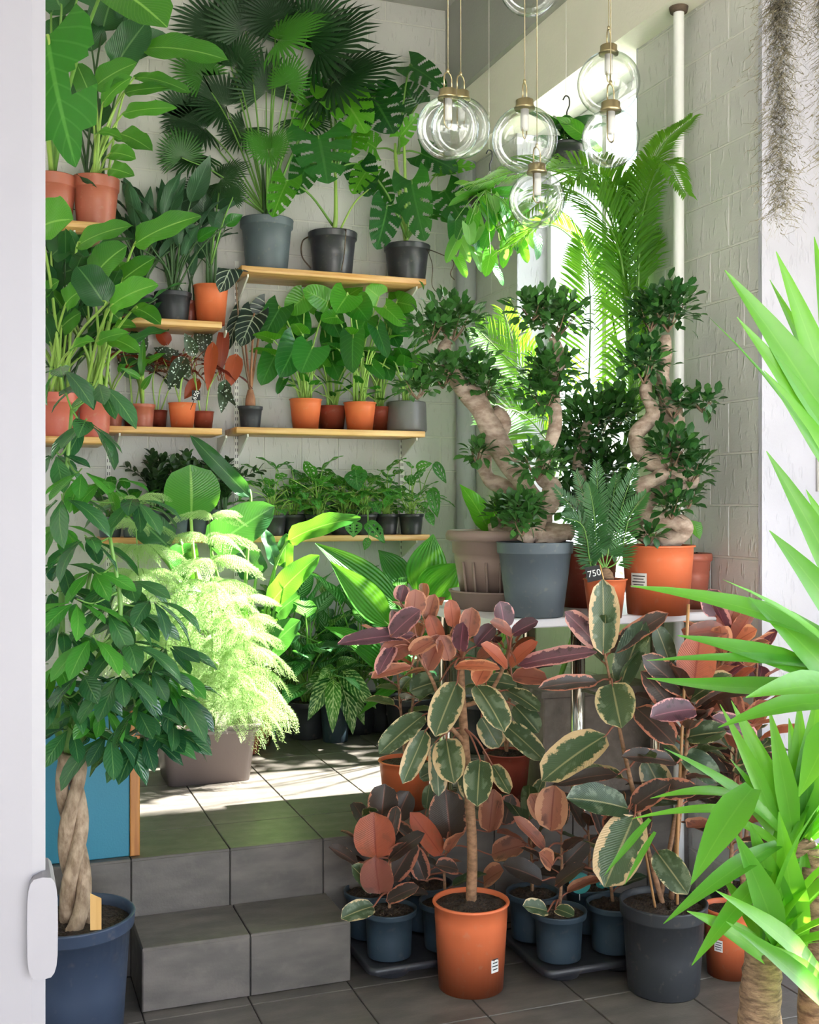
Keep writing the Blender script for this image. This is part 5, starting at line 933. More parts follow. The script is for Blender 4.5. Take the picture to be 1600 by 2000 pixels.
for bx, by, hx_, hy_, Zh, lab, n, mt in ((950, 430, 950, 300, 5.35, 'trailing pothos hanging from a black hook beside the back corner', 26, 'poth'), (1110, 330, 1100, 195, 4.75, 'hanging basket of dark leaves with one bright leaf, on a black hook', 14, 'mon')):
    b = P(bx, by, Zh); t = thing('hanging_plant', lab, 'hanging plant', b-Vector((0, 0, .0)), 'hanging baskets'); pot(t, .085, .06, .10, 'black'); top = P(hx_, hy_, Zh); hang_hook(t, top, b+Vector((0, 0, .1))); c = b+Vector((0, 0, .09))
    if mt == 'poth':
        for vx, vy in ((890, 500), (915, 480), (975, 470), (955, 520), (1010, 470), (925, 440), (1040, 460), (985, 440)):
            e = P(vx, vy, Zh-.15); g = Geo(); mid = c.lerp(e, .5)+Vector((0, -.03, .07)); cs = spline([c, mid, e], 6); tube(g, cs, .002, 5); part('vine', g, M['stem_l'], t)
            for k in (5, 8, 10, 12): 
                q = cs[k]; d = Vector((R.uniform(-.5, .5), R.uniform(-.4, .1), -1)); leaf(t, q+Vector((R.uniform(-.02, .02), -.02, -.01)), d, Vector((R.uniform(-.4, .4), -1, .3)), R.uniform(.09, .13), None, 'heart', R.choice(['poth', 'poth', 'mon_b']), q, .0015, 'stem_l', W_=None) if False else leaf(t, q+Vector((R.uniform(-.03, .03), -.02, -.01)), d, Vector((R.uniform(-.5, .5), -1, .3)), R.uniform(.09, .14), R.uniform(.055, .08), 'heart', R.choice(['poth', 'poth', 'mon_b', 'heart']), q, .0015, 'stem_l')
        hero(t, [(892, 470, 872, 515, 30, .02, -.2), (958, 495, 948, 542, 32, .02, -.25, 'mon_b'), (915, 440, 918, 480, 34, .02, -.2), (985, 490, 985, 510, 24, 0, -.2), (1020, 440, 1045, 488, 18, 0, -.2), (890, 430, 885, 480, 40, 0, -.1, 'mon')], Zh, 'heart', 'poth', c+Vector((-.05, -.1, .02)), pr=.002)
        rosette(t, c, 14, (.10, .15), 'heart', ['poth', 'mon_b', 'heart'], (.3, 1.4), (.04, .12), (-PI/2, PI), .6, .003)
    else: hero(t, [(1140, 265, 1085, 228, 34, .05, -.1, 'mon_b')], Zh, 'ovate', 'mon_b', c, pr=.004); rosette(t, c, n, (.10, .16), 'heart', ['mon', 'fan_d'], (.3, 1.3), (.04, .12), (-PI/2, PI), .6, .003)

# ================================================================ spanish moss
def moss(label, px, ytop, ybot, wpx_, Zm, n):
    tp = P(px, ytop, Zm); t = thing('spanish_moss', label, 'moss', (tp.x, tp.y, P(px, ybot, Zm).z), 'hanging grey moss'); k = Zm/FPX; g = Geo(); H = (ybot-ytop)*k
    nv, nf = [], []
    for i in range(n):
        f0 = R.random()**1.6*.72; x = R.gauss(0, wpx_*.12*k)*(1-.3*f0); y = R.gauss(0, wpx_*.12*k); z = tp.z-f0*H; w_ = .0010; dx, dy = R.uniform(-1, 1), R.uniform(-1, 1); m = R.randint(10, 18); st = R.uniform(.006, .010); p = Vector((tp.x+x, tp.y+y, z)); d = Vector((dx, dy, -1.2))
        for j in range(m):
            d = (d+Vector((R.uniform(-1, 1), R.uniform(-1, 1), R.uniform(-1.1, .35)))*.85).normalized(); q = p+d*st; s = d.orthogonal().normalized()*w_; b = len(nv); nv += [tuple(p-s), tuple(p+s), tuple(q+s*.8), tuple(q-s*.8)]; nf.append((b, b+1, b+2, b+3)); p = q
            if p.z < tp.z-H: break
    g.add(nv, nf); part('strands', g, M['moss'], t, False, kind='stuff'); g = Geo(); tube(g, [Vector((tp.x, tp.y, tp.z-.1)), Vector((tp.x, tp.y, WC))], .002, 5); part('hanging_wire', g, M['root'], t)
moss('grey spanish moss hanging in front of the white wall end', 1524, -60, 560, 92, 2.75, 1700)
moss('grey spanish moss cut by the right edge of the picture', 1624, -60, 420, 90, 2.65, 1100)

# ================================================================ rubber plants
def ring_leaves(t, pts, n, Lr, mats, f0=.25, tilt=(1.25, .55), wr=1.0, pr=.0025, petl=.03, sh='rub', az0=0, bias=None):
    """leaves spiralling up a stem (points), steeper towards the tip"""
    cs = spline(pts, 8); m = len(cs)
    for i in range(n):
        f = f0+(1-f0)*(i/(n-1) if n > 1 else 1); x = f*(m-1); k = min(int(x), m-2); p = cs[k].lerp(cs[k+1], x-k); a = az0+i*2.39996; o = Vector((math.cos(a), math.sin(a), 0)); ti = tilt[0]+(tilt[1]-tilt[0])*(i/(max(1, n-1)))+R.uniform(-.2, .2)
        d = o*math.sin(ti)+Vector((0, 0, math.cos(ti))); b = p+o*petl*.8+Vector((0, 0, petl*.6)); t2 = ti+R.uniform(.05, .5); d = o*math.sin(t2)+Vector((0, 0, math.cos(t2))); up = Vector((0, 0, math.sin(t2)))-o*math.cos(t2)+Vector((R.uniform(-.3, .3), R.uniform(-.3, .1), 0)); Ln = R.uniform(*Lr)*(1 if f < .93 else .8)
        leaf(t, b, d, up, Ln, Ln*.5*wr*R.uniform(.9, 1.12), sh, R.choice(mats if not callable(mats) else mats(f)), p, pr, 'stem_r')
GR = 'variegated rubber plants'
t, c = floor_pot('rubber_tree', 'rubber tree grown as a standard in the orange pot standing foremost on the floor', 'plant', 920, 1925, 146, 168, 'terra', 0, GR, 'lip', .86, rim=.1); Zt = depth(c); q = loc(t); k = Zt/FPX
stems(t, [([c-Vector((0, 0, .01)), P(922, 1640, Zt), P(908, 1450, Zt), P(900, 1320, Zt), P(905, 1270, Zt)], [11*k, 10*k, 9*k, 8*k, 5*k])], 'rub_bark', 'trunk', 9)
stems(t, [([P(908, 1450, Zt), P(870, 1405, Zt-.04), P(845, 1330, Zt-.05), P(800, 1255, Zt-.05)], [5*k, 4*k, 3*k]), ([P(903, 1380, Zt), P(950, 1360, Zt+.03), P(985, 1300, Zt+.02), P(998, 1240, Zt)], [5*k, 4*k, 3*k])], 'rub_bark', 'branch')
ca = P(905, 1420, Zt); cb2 = P(902, 1285, Zt); cl = P(815, 1270, Zt-.05); crr = P(995, 1270, Zt)
def near(b): return min((ca, cb2, cl, crr, P(870, 1400, Zt-.04), P(950, 1370, Zt+.03)), key=lambda s: (s-b).length)
hero(t, [(893, 1332, 850, 1440, 62, .1, -.08), (930, 1338, 985, 1432, 62, .1, -.08), (872, 1442, 888, 1532, 64, .1, -.1), (938, 1484, 932, 1577, 58, .12, -.1), (830, 1395, 740, 1474, 50, .1, -.08), (832, 1426, 786, 1532, 44, .1, -.1), (850, 1450, 856, 1556, 40, .05, .0), (988, 1348, 1054, 1392, 42, .1, .0), (1005, 1378, 1052, 1432, 46, .05, .05), (982, 1412, 1064, 1488, 46, .1, .03), (962, 1494, 996, 1552, 34, .1, -.05), (905, 1500, 920, 1560, 40, 0, .05), (940, 1400, 975, 1460, 50, 0, .08), (860, 1330, 800, 1350, 50, 0, .05), (950, 1330, 1010, 1340, 40, 0, .08), (860, 1500, 820, 1520, 40, 0, .08)], Zt, 'rub', 'rub_g', near, face=.62, pm='stem_r')
hero(t, [(888, 1303, 978, 1308, 30, .1, -.1, 'rub_r'), (803, 1302, 724, 1326, 30, .1, -.1), (812, 1240, 658, 1260, 38, .08, -.05, 'rub_v'), (763, 1243, 822, 1192, 50, .0, -.12, 'rub_v'), (806, 1205, 812, 1150, 46, 0, -.02), (782, 1175, 790, 1142, 34, 0, .02, 'rub_v'), (836, 1215, 850, 1160, 34, 0, .02), (885, 1225, 878, 1170, 34, 0, -.02, 'rub_r'), (915, 1245, 922, 1186, 42, 0, -.05), (900, 1272, 906, 1214, 36, .05, -.12, 'rub_v'), (860, 1262, 838, 1200, 34, .0, .0, 'rub_r'), (930, 1262, 968, 1222, 38, 0, .02, 'rub_v'), (985, 1228, 976, 1174, 46, 0, .0, 'rub_v'), (1000, 1240, 956, 1214, 30, .05, -.04), (1000, 1240, 1052, 1214, 36, .02, -.02, 'rub_v'), (1012, 1300, 1168, 1275, 40, .1, -.05, 'rub_v'), (996, 1302, 1052, 1254, 36, .05, -.02, 'rub_r'), (990, 1305, 938, 1258, 36, .05, -.05, 'rub_r'), (800, 1258, 745, 1290, 50, .1, -.05), (825, 1290, 870, 1245, 44, 0, -.02), (835, 1310, 862, 1250, 42, 0, -.06), (770, 1262, 738, 1320, 34, .1, -.1, 'rub_v'), (878, 1290, 860, 1240, 40, .0, -.05), (850, 1250, 800, 1280, 40, .05, -.05), (930, 1290, 980, 1265, 36, .05, 0), (880, 1250, 930, 1225, 40, 0, .04), (1000, 1320, 1070, 1330, 40, .05, .0), (950, 1300, 930, 1340, 40, .1, -.05, 'rub_r')], Zt, 'rub', 'rub_p', near, face=.6, pm='stem_r')
sticker(t, 982, 1890, .030, .050, (q.x, q.y, 0), 66*k, 0)
for px, py, wp, lab, tops in ((792, 1575, 104, 'rubber plant in the orange pot at the platform edge, left of the front tree', [(770, 1240, 0), (830, 1180, .05)]), (990, 1560, 92, 'rubber plant in the orange pot on the platform, behind the front tree', [(1000, 1250, 0), (960, 1200, .05)])):
    t, c = floor_pot('rubber_plant', lab, 'plant', px, py, wp, 92, 'terra' if px < 900 else 'terra_d', PLZ, GR, 'lip', .8); Zt = depth(c)
    for x, y, dz in tops:
        e = P(x, y, Zt+dz); pts = [c, c.lerp(e, .5)+Vector((0, 0, 0)), e]; stems(t, [(pts, [.006, .005, .003])], 'rub_bark'); ring_leaves(t, pts, 12, (.10, .15), lambda f: ['rub_g'] if f < .55 else ['rub_p', 'rub_v', 'rub_p', 'rub_r'], .35)
t, c = floor_pot('rubber_plant', 'tall rubber plant tied to bamboo canes in the large charcoal pot', 'plant', 1296, 1930, 168, 172, 'charcoal', 0, GR, 'nursery', .82); Zt = depth(c)
s1 = [c, P(1255, 1620, Zt-.02), P(1222, 1480, Zt-.02), P(1198, 1360, Zt), P(1180, 1270, Zt)]; s2 = [c+Vector((.04, .02, 0)), P(1330, 1560, Zt), P(1345, 1420, Zt), P(1352, 1340, Zt)]; s3 = [c+Vector((.02, .05, 0)), P(1340, 1500, Zt+.1), P(1390, 1350, Zt+.12), P(1430, 1250, Zt+.12)]
stems(t, [(s1, [.009, .008, .007, .005, .004]), (s2, [.009, .008, .006, .004]), (s3, [.008, .007, .005])], 'rub_bark', 'stem', 8)
stems(t, [([c+Vector((-.04, -.02, 0)), P(1258, 1650, Zt-.05)], .004), ([c+Vector((.03, -.03, 0)), P(1325, 1600, Zt-.03), P(1345, 1180, Zt-.02)], .005), ([c+Vector((.05, .0, 0)), P(1320, 1650, Zt)], .004)], 'bamboo', 'cane')
def nearR(b): return min([z for s in (s1, s2, s3) for z in spline(s, 6)], key=lambda s: (s-b).length)
hero(t, [(1178, 1278, 1177, 1130, 62, 0, -.05, 'rub_g'), (1168, 1262, 1102, 1194, 46, .05, .0, 'rub_v'), (1192, 1275, 1308, 1198, 44, .05, .03), (1212, 1342, 1262, 1212, 60, 0, .0, 'rub_g'), (1196, 1335, 1214, 1424, 78, .12, -.08, 'rub_g'), (1168, 1332, 1050, 1346, 36, .1, -.02), (1184, 1436, 1058, 1528, 80, .1, -.08, 'rub_g'), (1208, 1512, 1078, 1536, 36, .1, -.05), (1228, 1580, 1104, 1560, 70, .1, -.08, 'rub_g'), (1240, 1592, 1180, 1734, 92, .1, -.12, 'rub_g'), (1232, 1580, 1312, 1530, 50, .05, -.05, 'rub_d'), (1268, 1545, 1368, 1548, 48, .1, -.05), (1282, 1662, 1344, 1748, 58, .1, -.1, 'rub_g'), (1242, 1382, 1318, 1456, 58, .1, -.03), (1358, 1385, 1268, 1402, 52, .1, -.05, 'rub_v'), (1322, 1490, 1212, 1480, 40, .1, -.05), (1355, 1342, 1368, 1240, 76, 0, -.05, 'rub_r'), (1335, 1352, 1252, 1280, 52, .05, .0), (1330, 1405, 1250, 1310, 56, .05, .02), (1345, 1368, 1432, 1318, 46, .05, 0, 'rub_g'), (1376, 1362, 1512, 1338, 44, .05, .02), (1340, 1440, 1420, 1430, 50, .05, 0, 'rub_g'), (1330, 1470, 1400, 1530, 60, .05, 0, 'rub_g'), (1210, 1260, 1275, 1230, 44, 0, .05), (1310, 1300, 1280, 1220, 40, 0, .05, 'rub_g'), (1290, 1440, 1350, 1500, 60, 0, .05, 'rub_g'), (1260, 1480, 1300, 1560, 60, 0, .05, 'rub_g'), (1390, 1400, 1480, 1450, 50, 0, .05, 'rub_v'), (1250, 1560, 1250, 1640, 50, .05, .02, 'rub_d')], Zt, 'rub', 'rub_d', nearR, face=.62, pm='stem_r')
ring_leaves(t, s2, 16, (.12, .17), ['rub_g', 'rub_d', 'rub_d'], .3); ring_leaves(t, s1, 8, (.12, .16), ['rub_d', 'rub_g'], .3); ring_leaves(t, s3, 26, (.12, .17), lambda f: ['rub_g', 'rub_d'] if f < .5 else ['rub_p', 'rub_p', 'rub_r', 'rub_v'], .3)
hero(t, [(1400, 1205, 1385, 1150, 50, 0, 0, 'rub_v'), (1420, 1230, 1340, 1240, 40, .05, -.05), (1430, 1260, 1480, 1230, 44, .05, 0, 'rub_r'), (1380, 1270, 1330, 1230, 40, 0, .05), (1440, 1280, 1400, 1200, 50, 0, 0), (1455, 1300, 1500, 1250, 40, 0, 0), (1410, 1250, 1440, 1180, 36, 0, .05)], Zt+.1, 'rub', 'rub_p', nearR, face=.6, pm='stem_r')
t, c = floor_pot('rubber_plant', 'rubber plant in the orange pot with a white label, behind the right yucca leaves', 'plant', 1424, 1900, 98, 130, 'terra', 0, GR, 'lip', .84); Zt = depth(c); e = P(1440, 1420, Zt); stems(t, [([c, c.lerp(e, .5), e], [.008, .006, .004])], 'rub_bark'); ring_leaves(t, [c, c.lerp(e, .5), e], 26, (.13, .18), ['rub_g', 'rub_d', 'rub_d', 'rub_p'], .3); q = loc(t); sticker(t, 1397, 1852, .028, .036, (q.x, q.y, 0), 46*Zt/FPX, 0)
b = P(1440, 1900, 3.80); t = thing('rubber_plant', 'rubber plant against the right wall with a crown of brown-rose leaves', 'plant', (b.x, b.y-.03, 0), GR); c = pot(t, .11, .09, .22, 'black'); Zt = depth(c)
for x, y in ((1430, 1240), (1480, 1290)): e = P(x, y, Zt); stems(t, [([c, c.lerp(e, .5), e], [.008, .006, .004])], 'rub_bark'); ring_leaves(t, [c, c.lerp(e, .5), e], 22, (.11, .16), lambda f: ['rub_d', 'rub_g'] if f < .6 else ['rub_p', 'rub_p', 'rub_r', 'rub_v'], .3)
# young rubber plants in carrier trays
def tray(label, px, py, nx, sx):
    b = PZ(px, py, 0); t = thing('carrier_tray', label, 'tray', (b.x, b.y, 0), 'black carrier trays'); W_, D_ = nx*sx, 2*sx*.95; g = Geo(); zt = .055
    loft(g, [rrect(b.x, b.y, W_/2-.012, D_/2-.012, .03, zt-.022), rrect(b.x, b.y, W_/2, D_/2, .03, zt-.02), rrect(b.x, b.y, W_/2, D_/2, .03, zt), rrect(b.x, b.y, W_/2-.008, D_/2-.008, .03, zt+.001)]); n = 24; g.add([tuple(q) for q in rrect(b.x, b.y, W_/2-.009, D_/2-.009, .03, zt-.004)], [tuple(range(n))]); part('deck', g, M['black'], t); sp = []
    for i in range(nx):
        for j in range(2):
            c = Vector((b.x+(i-(nx-1)/2)*sx, b.y+(j-.5)*sx*.92, 0)); sp.append(c); g = Geo(); lathe(g, [(.001, .001), (.058, .001), (.062, .008), (.068, .04)], c, 20); part('well', g, M['black'], t)
    return t, sp
tA, sA = tray('black carrier tray between the step and the front orange pot', 800, 1868, 2, .20); tB, sB = tray('black carrier tray between the front orange pot and the charcoal pot', 1122, 1872, 2, .20)
yl = ['young rubber plant nearest the step, with two coral leaves on top', 'young rubber plant at the back of the left tray beside the step', 'young rubber plant half behind the front orange pot on its left', 'young rubber plant at the back of the left tray behind the trunk', 'young rubber plant in the right tray with a round rose leaf, nearest the front tree', 'young rubber plant at the back of the right tray with a teal name tag', 'young rubber plant at the front right of the right tray', 'young rubber plant at the back right of the right tray beside the charcoal pot']
for i, c0 in enumerate(sA+sB):
    b = c0+Vector((R.uniform(-.008, .008), 0, .0565)); t = thing('young_rubber_plant', yl[i], 'plant', b, 'young rubber plants in trays'); c = pot(t, .088, .070, .150, 'teal_pot', rim=.14); ln = R.uniform(.20, .27); e = c+Vector((R.uniform(-.02, .02), R.uniform(-.02, .02), ln)); Zt = depth(c); pts = [c-Vector((0, 0, .01)), c.lerp(e, .5)+Vector((R.uniform(-.01, .01), 0, 0)), e]; stems(t, [(pts, [.006, .005, .003])], 'rub_bark')
    hs = {0: [(735, 1676, 730, 1585, 82, .0, -.05, 'rub_r'), (742, 1745, 732, 1672, 66, .02, -.08, 'rub_p'), (760, 1680, 832, 1628, 36, .05, -.05, 'rub_d'), (765, 1720, 815, 1640, 50, 0, 0), (700, 1690, 640, 1655, 30, .1, -.05), (730, 1740, 685, 1690, 40, .05, -.05, 'rub_g'), (730, 1770, 665, 1795, 42, .1, -.1, 'rub_g'), (755, 1760, 820, 1732, 34, .05, -.05), (745, 1600, 752, 1530, 60, 0, .1, 'rub_d'), (775, 1600, 800, 1545, 50, 0, .1, 'rub_d')],
          2: [(862, 1670, 800, 1585, 44, .05, -.02, 'rub_r'), (880, 1640, 870, 1540, 76, 0, .0, 'rub_d'), (895, 1700, 850, 1690, 36, .05, -.02, 'rub_d'), (830, 1720, 805, 1650, 40, 0, 0)], 3: [(955, 1625, 965, 1540, 50, 0, 0, 'rub_p'), (985, 1610, 1000, 1550, 46, 0, 0, 'rub_d'), (960, 1670, 1030, 1650, 50, .05, -.05, 'rub_p'), (945, 1725, 985, 1700, 50, .05, -.05, 'rub_p')],
          4: [(1076, 1622, 1084, 1532, 66, 0, -.02, 'rub_p'), (1066, 1660, 1000, 1595, 30, .05, -.05, 'rub_p'), (1060, 1600, 1035, 1550, 44, 0, .05, 'rub_p'), (1078, 1690, 1052, 1665, 40, .05, -.08, 'rub_p'), (1085, 1730, 1145, 1690, 34, .05, -.05, 'rub_d'), (1060, 1720, 980, 1690, 50, .05, .0), (1070, 1780, 1020, 1770, 36, .05, -.1, 'rub_g'), (1085, 1775, 1122, 1790, 30, .05, -.1, 'rub_g'), (1100, 1690, 1150, 1640, 46, 0, .02)]}.get(i, [])
    cs = spline(pts, 8); hero(t, hs, Zt, 'rub', 'rub_d', lambda b: min(cs, key=lambda s: (s-b).length), face=.65, pm='stem_r'); ring_leaves(t, pts, 9 if not hs else 4, (.10, .15), ['rub_d', 'rub_d', 'rub_g', 'rub_p'], .2, (1.3, .3))
    if i in (5, 7):
        q = P(1133 if i == 5 else 1185, 1725, Zt-.02); g = Geo(); n = 24; rr = .036; rt_ = Vector((CA, -SA, 0)); v = [tuple(q+rt_*rr*math.cos(a)+Vector((0, 0, rr*math.sin(a)))) for a in np.linspace(0, 2*PI, n, False)]; v += [tuple(Vector(z)+Vector((.0004, .001, 0))) for z in v]; g.add(v, [tuple(range(n)), tuple(reversed(range(n, 2*n)))]+[(k_, k_+n, (k_+1) % n+n, (k_+1) % n) for k_ in range(n)]); o = part('name_tag', g, M['teal_tag'], t, False)
        g = Geo(); tube(g, [q-Vector((0, -.002, rr*.9)), Vector((q.x, q.y+.002, c.z-.01))], .0016, 5); part('tag_stick', g, M['paper'], t); mt_ = Matrix.Translation(q-Vector((SA, CA, 0))*.0015)@Matrix.Rotation(-YAW, 4, 'Z')@Matrix.Rotation(PI/2, 4, 'X')
        if i == 7: text_mesh('tag_text', 'espana', .018, 'paper', o, mt_@Matrix.Scale(-1, 4, (1, 0, 0)))
        else: g = Geo(); box(g, -.012, .006, -.012, .004, 0, .0005); box(g, -.006, -.001, -.007, -.001, .0005, .0008, 1); me = g.mesh('tag_sticker', [M['paper'], M['ink']], False); s_ = link('tag_sticker', me, o); s_.matrix_local = Matrix.Translation(-loc(t))@mt_
stake_ = None

# ================================================================ braided umbrella tree in the blue-black pot
b = Vector((PZ(134, 1985, 0).x, 3.34, 0)); t = thing('umbrella_tree', 'umbrella tree with a braided trunk in the large blue-black pot', 'plant', b); Zt = depth(b); c = pot(t, .176, .145, .335, 'blue', rim=.12, soil_z=.305)
base = P(152, 1790, Zt-.02); base.z = c.z-.01; topq = P(136, 1470, Zt); H_ = topq.z-base.z
for s in range(3):
    pts = []
    for i in range(22):
        f = i/21; a = s*2*PI/3+f*6.5; r_ = .030*(1-.25*math.sin(PI*f))*(1+.5*max(0, .12-f)*6); pts.append(base.lerp(topq, f)+Vector((math.cos(a)*r_, math.sin(a)*r_, 0)))
    g = Geo(); tube(g, pts, [.024, .021, .019], 9, jit=knob); part('trunk', g, M['sch_bark'], t)
br = {}
cl = [(118, 712, -.1), (192, 742, 0), (170, 818, 0), (108, 880, 0), (120, 965, -.1), (110, 1290, -.15), (150, 1170, -.15), (100, 1330, -.05), (98, 1395, 0), (160, 915, -.1), (205, 935, 0), (262, 970, .1), (110, 1020, 0), (165, 1045, -.1), (120, 1095, 0), (180, 1110, -.1), (250, 1128, 0), (100, 1150, 0), (205, 1185, -.1), (298, 1165, 0), (120, 1225, -.1), (180, 1240, -.2), (245, 1250, -.1), (325, 1255, .05), (160, 1310, -.2), (235, 1312, -.2), (290, 1300, -.1), (325, 1355, 0), (120, 1355, -.15), (200, 1372, -.1), (265, 1378, -.15), (315, 1330, 0), (335, 1300, .05), (338, 1345, 0), (140, 1415, -.1), (215, 1425, -.1), (278, 1430, -.05), (318, 1415, 0), (335, 1400, 0), (255, 1190, .1)]
sch_a = small_leaf('umbrella_leaflet', .15, 'obov', 'sch', .054, 4, (7, 2)); sch_b = small_leaf('umbrella_leaflet_young', .135, 'obov', 'sch_g', .050, 3, (7, 2))
old = None
limbs = [[topq, P(150, 1380, Zt-.05), P(190, 1290, Zt-.1), P(235, 1200, Zt-.1), P(215, 1050, Zt-.1)], [topq, P(125, 1350, Zt), P(120, 1200, Zt), P(125, 1000, Zt), P(140, 800, Zt)], [topq, P(190, 1400, Zt), P(260, 1340, Zt), P(310, 1280, Zt)], [topq, P(110, 1400, Zt+.1), P(150, 1250, Zt+.1), P(180, 1100, Zt+.1)]]
stems(t, [(l, [.014, .011, .008, .005]) for l in limbs], 'stem_g', 'limb', 7); lp = [q for l in limbs for q in spline(l, 6)]
for x, y, dz in cl:
    h = P(x, y, Zt+dz); s = min(lp, key=lambda q: (q-h).length); g = Geo(); tube(g, spline([s, s.lerp(h, .6)+Vector((0, 0, -.02)), h], 5), [.0035, .0025, .002], 5); o = part('leaf_stalk', g, M['stem_g'], t); m = R.choice((6, 7, 7, 8)); a0 = R.uniform(0, 6); yb = R.random() < .34; tw = Vector((R.uniform(-.5, .5), R.uniform(-.7, .2), 1))
    for k in range(m):
        a = a0+k/m*2*PI; d = Vector((math.cos(a), math.sin(a)*.9-.15, -.45+R.uniform(-.7, .4)))-tw*.25; put(t, 'leaflet', sch_b if yb else sch_a, h+d.normalized()*.022, d, tw, R.uniform(.75, 1.12), parent=o)
g = Geo(); q = P(186, 1780, Zt-.13); vv = [M2 for M2 in ((-.013, 0, -.05), (.016, -.006, -.05), (.016, -.006, .035), (-.013, 0, .05))]; vv = [(x+q.x, y+q.y, z+q.z) for x, y, z in vv]; vv += [(x, y+.004, z) for x, y, z in vv]; g.add(vv, [(0, 1, 2, 3), (7, 6, 5, 4), (0, 4, 5, 1), (1, 5, 6, 2), (2, 6, 7, 3), (3, 7, 4, 0)]); part('wooden_tag', g, M['stake'], t, False)

# ================================================================ yuccas in the right foreground
def yucca(label, base_xyz, hgt, heads, pot_r=.13):
    b = Vector(base_xyz); t = thing('yucca', label, 'yucca', b, 'yuccas in the right foreground'); c = pot(t, pot_r, pot_r*.8, pot_r*1.7, 'black')
    for trunk, r, leaves, nr in heads:
        pts = [Vector((trunk[0].x, trunk[0].y, c.z-.02))]+trunk; stems(t, [(pts, r)], 'yucca_bark', 'trunk', 12, lambda i, j: 1+.05*math.sin(i*2.3+j)); cr = trunk[-1]
        for q in leaves:
            bx, by, tx, ty, w_, Zb, dz = q[:7]; bp = P(bx, by, Zb); e = P(tx, ty, Zb-dz); d = e-bp; up = (CAMP-bp).normalized()*.9+Vector((0, 0, .5))+Vector((R.uniform(-.12, .12), 0, 0)); leaf(t, bp, d, up, d.length, 1.15*w_/FPX*Zb, 'sword', 'yuc', None, droop=q[7] if len(q) > 7 else .35)
        for i in range(nr):
            a = -.9+1.9*((i*.618) % 1.0); ti = .3+1.9*((i+.5)/nr); o = Vector((math.cos(a), math.sin(a), 0)); d = o*math.sin(ti)+Vector((0, 0, math.cos(ti))); Ln = R.uniform(.24, .36); leaf(t, cr+d*.02, d, Vector((0, 0, 1)) if ti > .5 else o*-1, Ln, .042, 'sword', 'yuc', None, droop=R.uniform(.2, .7))
Z1 = 2.0; c1 = P(1690, 960, Z1); c2 = P(1680, 1330, Z1+.05); tb_ = P(1700, 1400, Z1); 
yucca('tall yucca at the right edge with broad sword leaves fanning up', (tb_.x, tb_.y, 0), 1.5, [([P(1700, 1500, Z1), c1], [.035, .03, .028], [(1660, 900, 1408, 527, 66, Z1, .1), (1650, 880, 1512, 490, 50, Z1, .05), (1665, 880, 1500, 545, 30, Z1+.05, .05), (1660, 860, 1590, 462, 44, Z1, 0), (1650, 930, 1432, 618, 46, Z1, .1), (1650, 960, 1486, 722, 40, Z1, .1), (1650, 1000, 1360, 612, 9, Z1, .1, .8), (1690, 1250, 1490, 878, 56, Z1, .1), (1680, 1270, 1496, 1034, 60, Z1-.05, .1), (1690, 1200, 1572, 955, 40, Z1, 0)], 10),
  ([P(1690, 1600, Z1+.05), c2], [.03, .028], [(1650, 1350, 1455, 1165, 70, Z1, .1), (1640, 1260, 1216, 1152, 42, Z1, .15, .5), (1650, 1345, 1314, 1246, 50, Z1, .15), (1640, 1310, 1254, 1298, 24, Z1, .2), (1640, 1340, 1268, 1318, 40, Z1+.05, .2, -.3), (1650, 1345, 1450, 1370, 60, Z1-.1, .2), (1650, 1380, 1390, 1435, 44, Z1, .2, .6), (1660, 1320, 1390, 1135, 16, Z1, .2, .6), (1660, 1420, 1500, 1260, 26, Z1+.1, .1), (1640, 1400, 1560, 1560, 60, Z1-.1, .1)], 12)])
Z2 = 2.35; cB = P(1548, 1660, Z2); tb2 = P(1592, 1700, Z2)
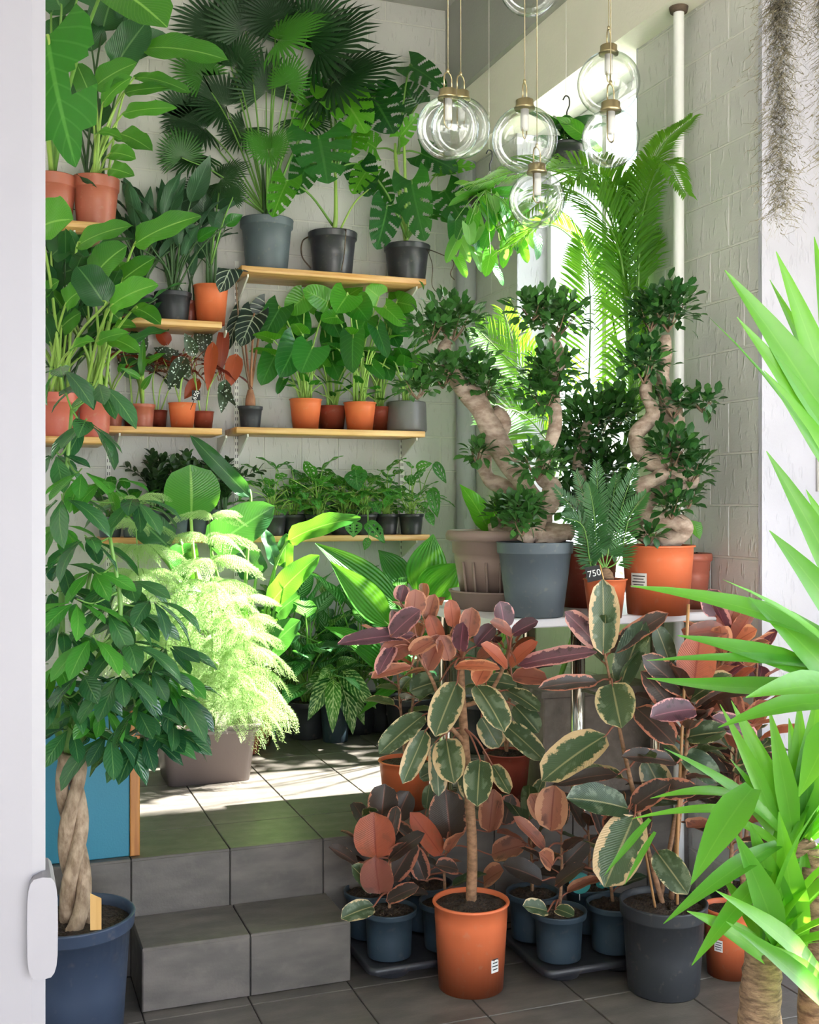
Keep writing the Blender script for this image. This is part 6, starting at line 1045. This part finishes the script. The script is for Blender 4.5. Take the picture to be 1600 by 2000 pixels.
yucca('yucca with pale strap leaves and a scaly trunk at the lower right edge', (tb2.x, tb2.y, 0), .9, [([P(1592, 1850, Z2), P(1590, 1690, Z2)], [.035, .034, .032], [], 0), ([P(1590, 1700, Z2), cB], [.02, .016], [(1535, 1640, 1280, 1462, 26, Z2, .1, .7), (1520, 1620, 1402, 1372, 28, Z2, .05), (1530, 1610, 1425, 1366, 34, Z2, .0), (1535, 1610, 1450, 1395, 36, Z2+.05, 0), (1480, 1590, 1220, 1608, 18, Z2, .1, .7), (1450, 1560, 1256, 1568, 20, Z2+.05, .1, .9), (1270, 1600, 1180, 1712, 14, Z2-.15, .05, .3), (1280, 1625, 1220, 1730, 11, Z2-.1, .05, .3), (1470, 1540, 1346, 1740, 62, Z2-.1, .15, .7), (1520, 1650, 1290, 1815, 36, Z2-.1, .2, .5), (1500, 1700, 1350, 1890, 36, Z2-.1, .15, .3), (1530, 1660, 1390, 1590, 24, Z2, .1), (1550, 1640, 1500, 1380, 40, Z2, .05), (1560, 1640, 1560, 1360, 44, Z2+.05, .05), (1570, 1640, 1600, 1340, 46, Z2, 0), (1540, 1650, 1420, 1480, 24, Z2+.05, .1), (1560, 1660, 1480, 1440, 40, Z2+.1, .05), (1570, 1700, 1520, 1480, 40, Z2+.1, 0), (1580, 1640, 1540, 1400, 44, Z2+.1, 0), (1590, 1720, 1440, 1560, 36, Z2+.12, .05), (1560, 1600, 1470, 1500, 30, Z2+.1, 0)], 22)])
cC = P(1492, 1860, Z2-.1); tb3 = P(1480, 1990, Z2-.1)
yucca('yucca with a thick ringed trunk and green sword leaves at the bottom right', (tb3.x, tb3.y, 0), .5, [([P(1484, 1990, Z2-.1), cC], [.044, .042, .036], [(1500, 1880, 1330, 1780, 46, Z2-.1, .1, .6), (1520, 1840, 1430, 1620, 56, Z2-.1, .1), (1540, 1850, 1460, 1600, 60, Z2-.05, .05), (1560, 1860, 1520, 1580, 56, Z2-.05, .05), (1600, 1900, 1390, 1740, 44, Z2-.15, .1), (1640, 1990, 1410, 1800, 44, Z2-.2, .1), (1620, 1950, 1440, 1830, 40, Z2-.15, .1, .6), (1580, 1860, 1570, 1640, 44, Z2, 0), (1510, 1870, 1400, 1700, 36, Z2, .1), (1590, 1900, 1540, 1660, 50, Z2, 0), (1620, 1900, 1600, 1680, 50, Z2, 0), (1560, 1900, 1490, 1700, 46, Z2+.05, 0)], 12)], .11)
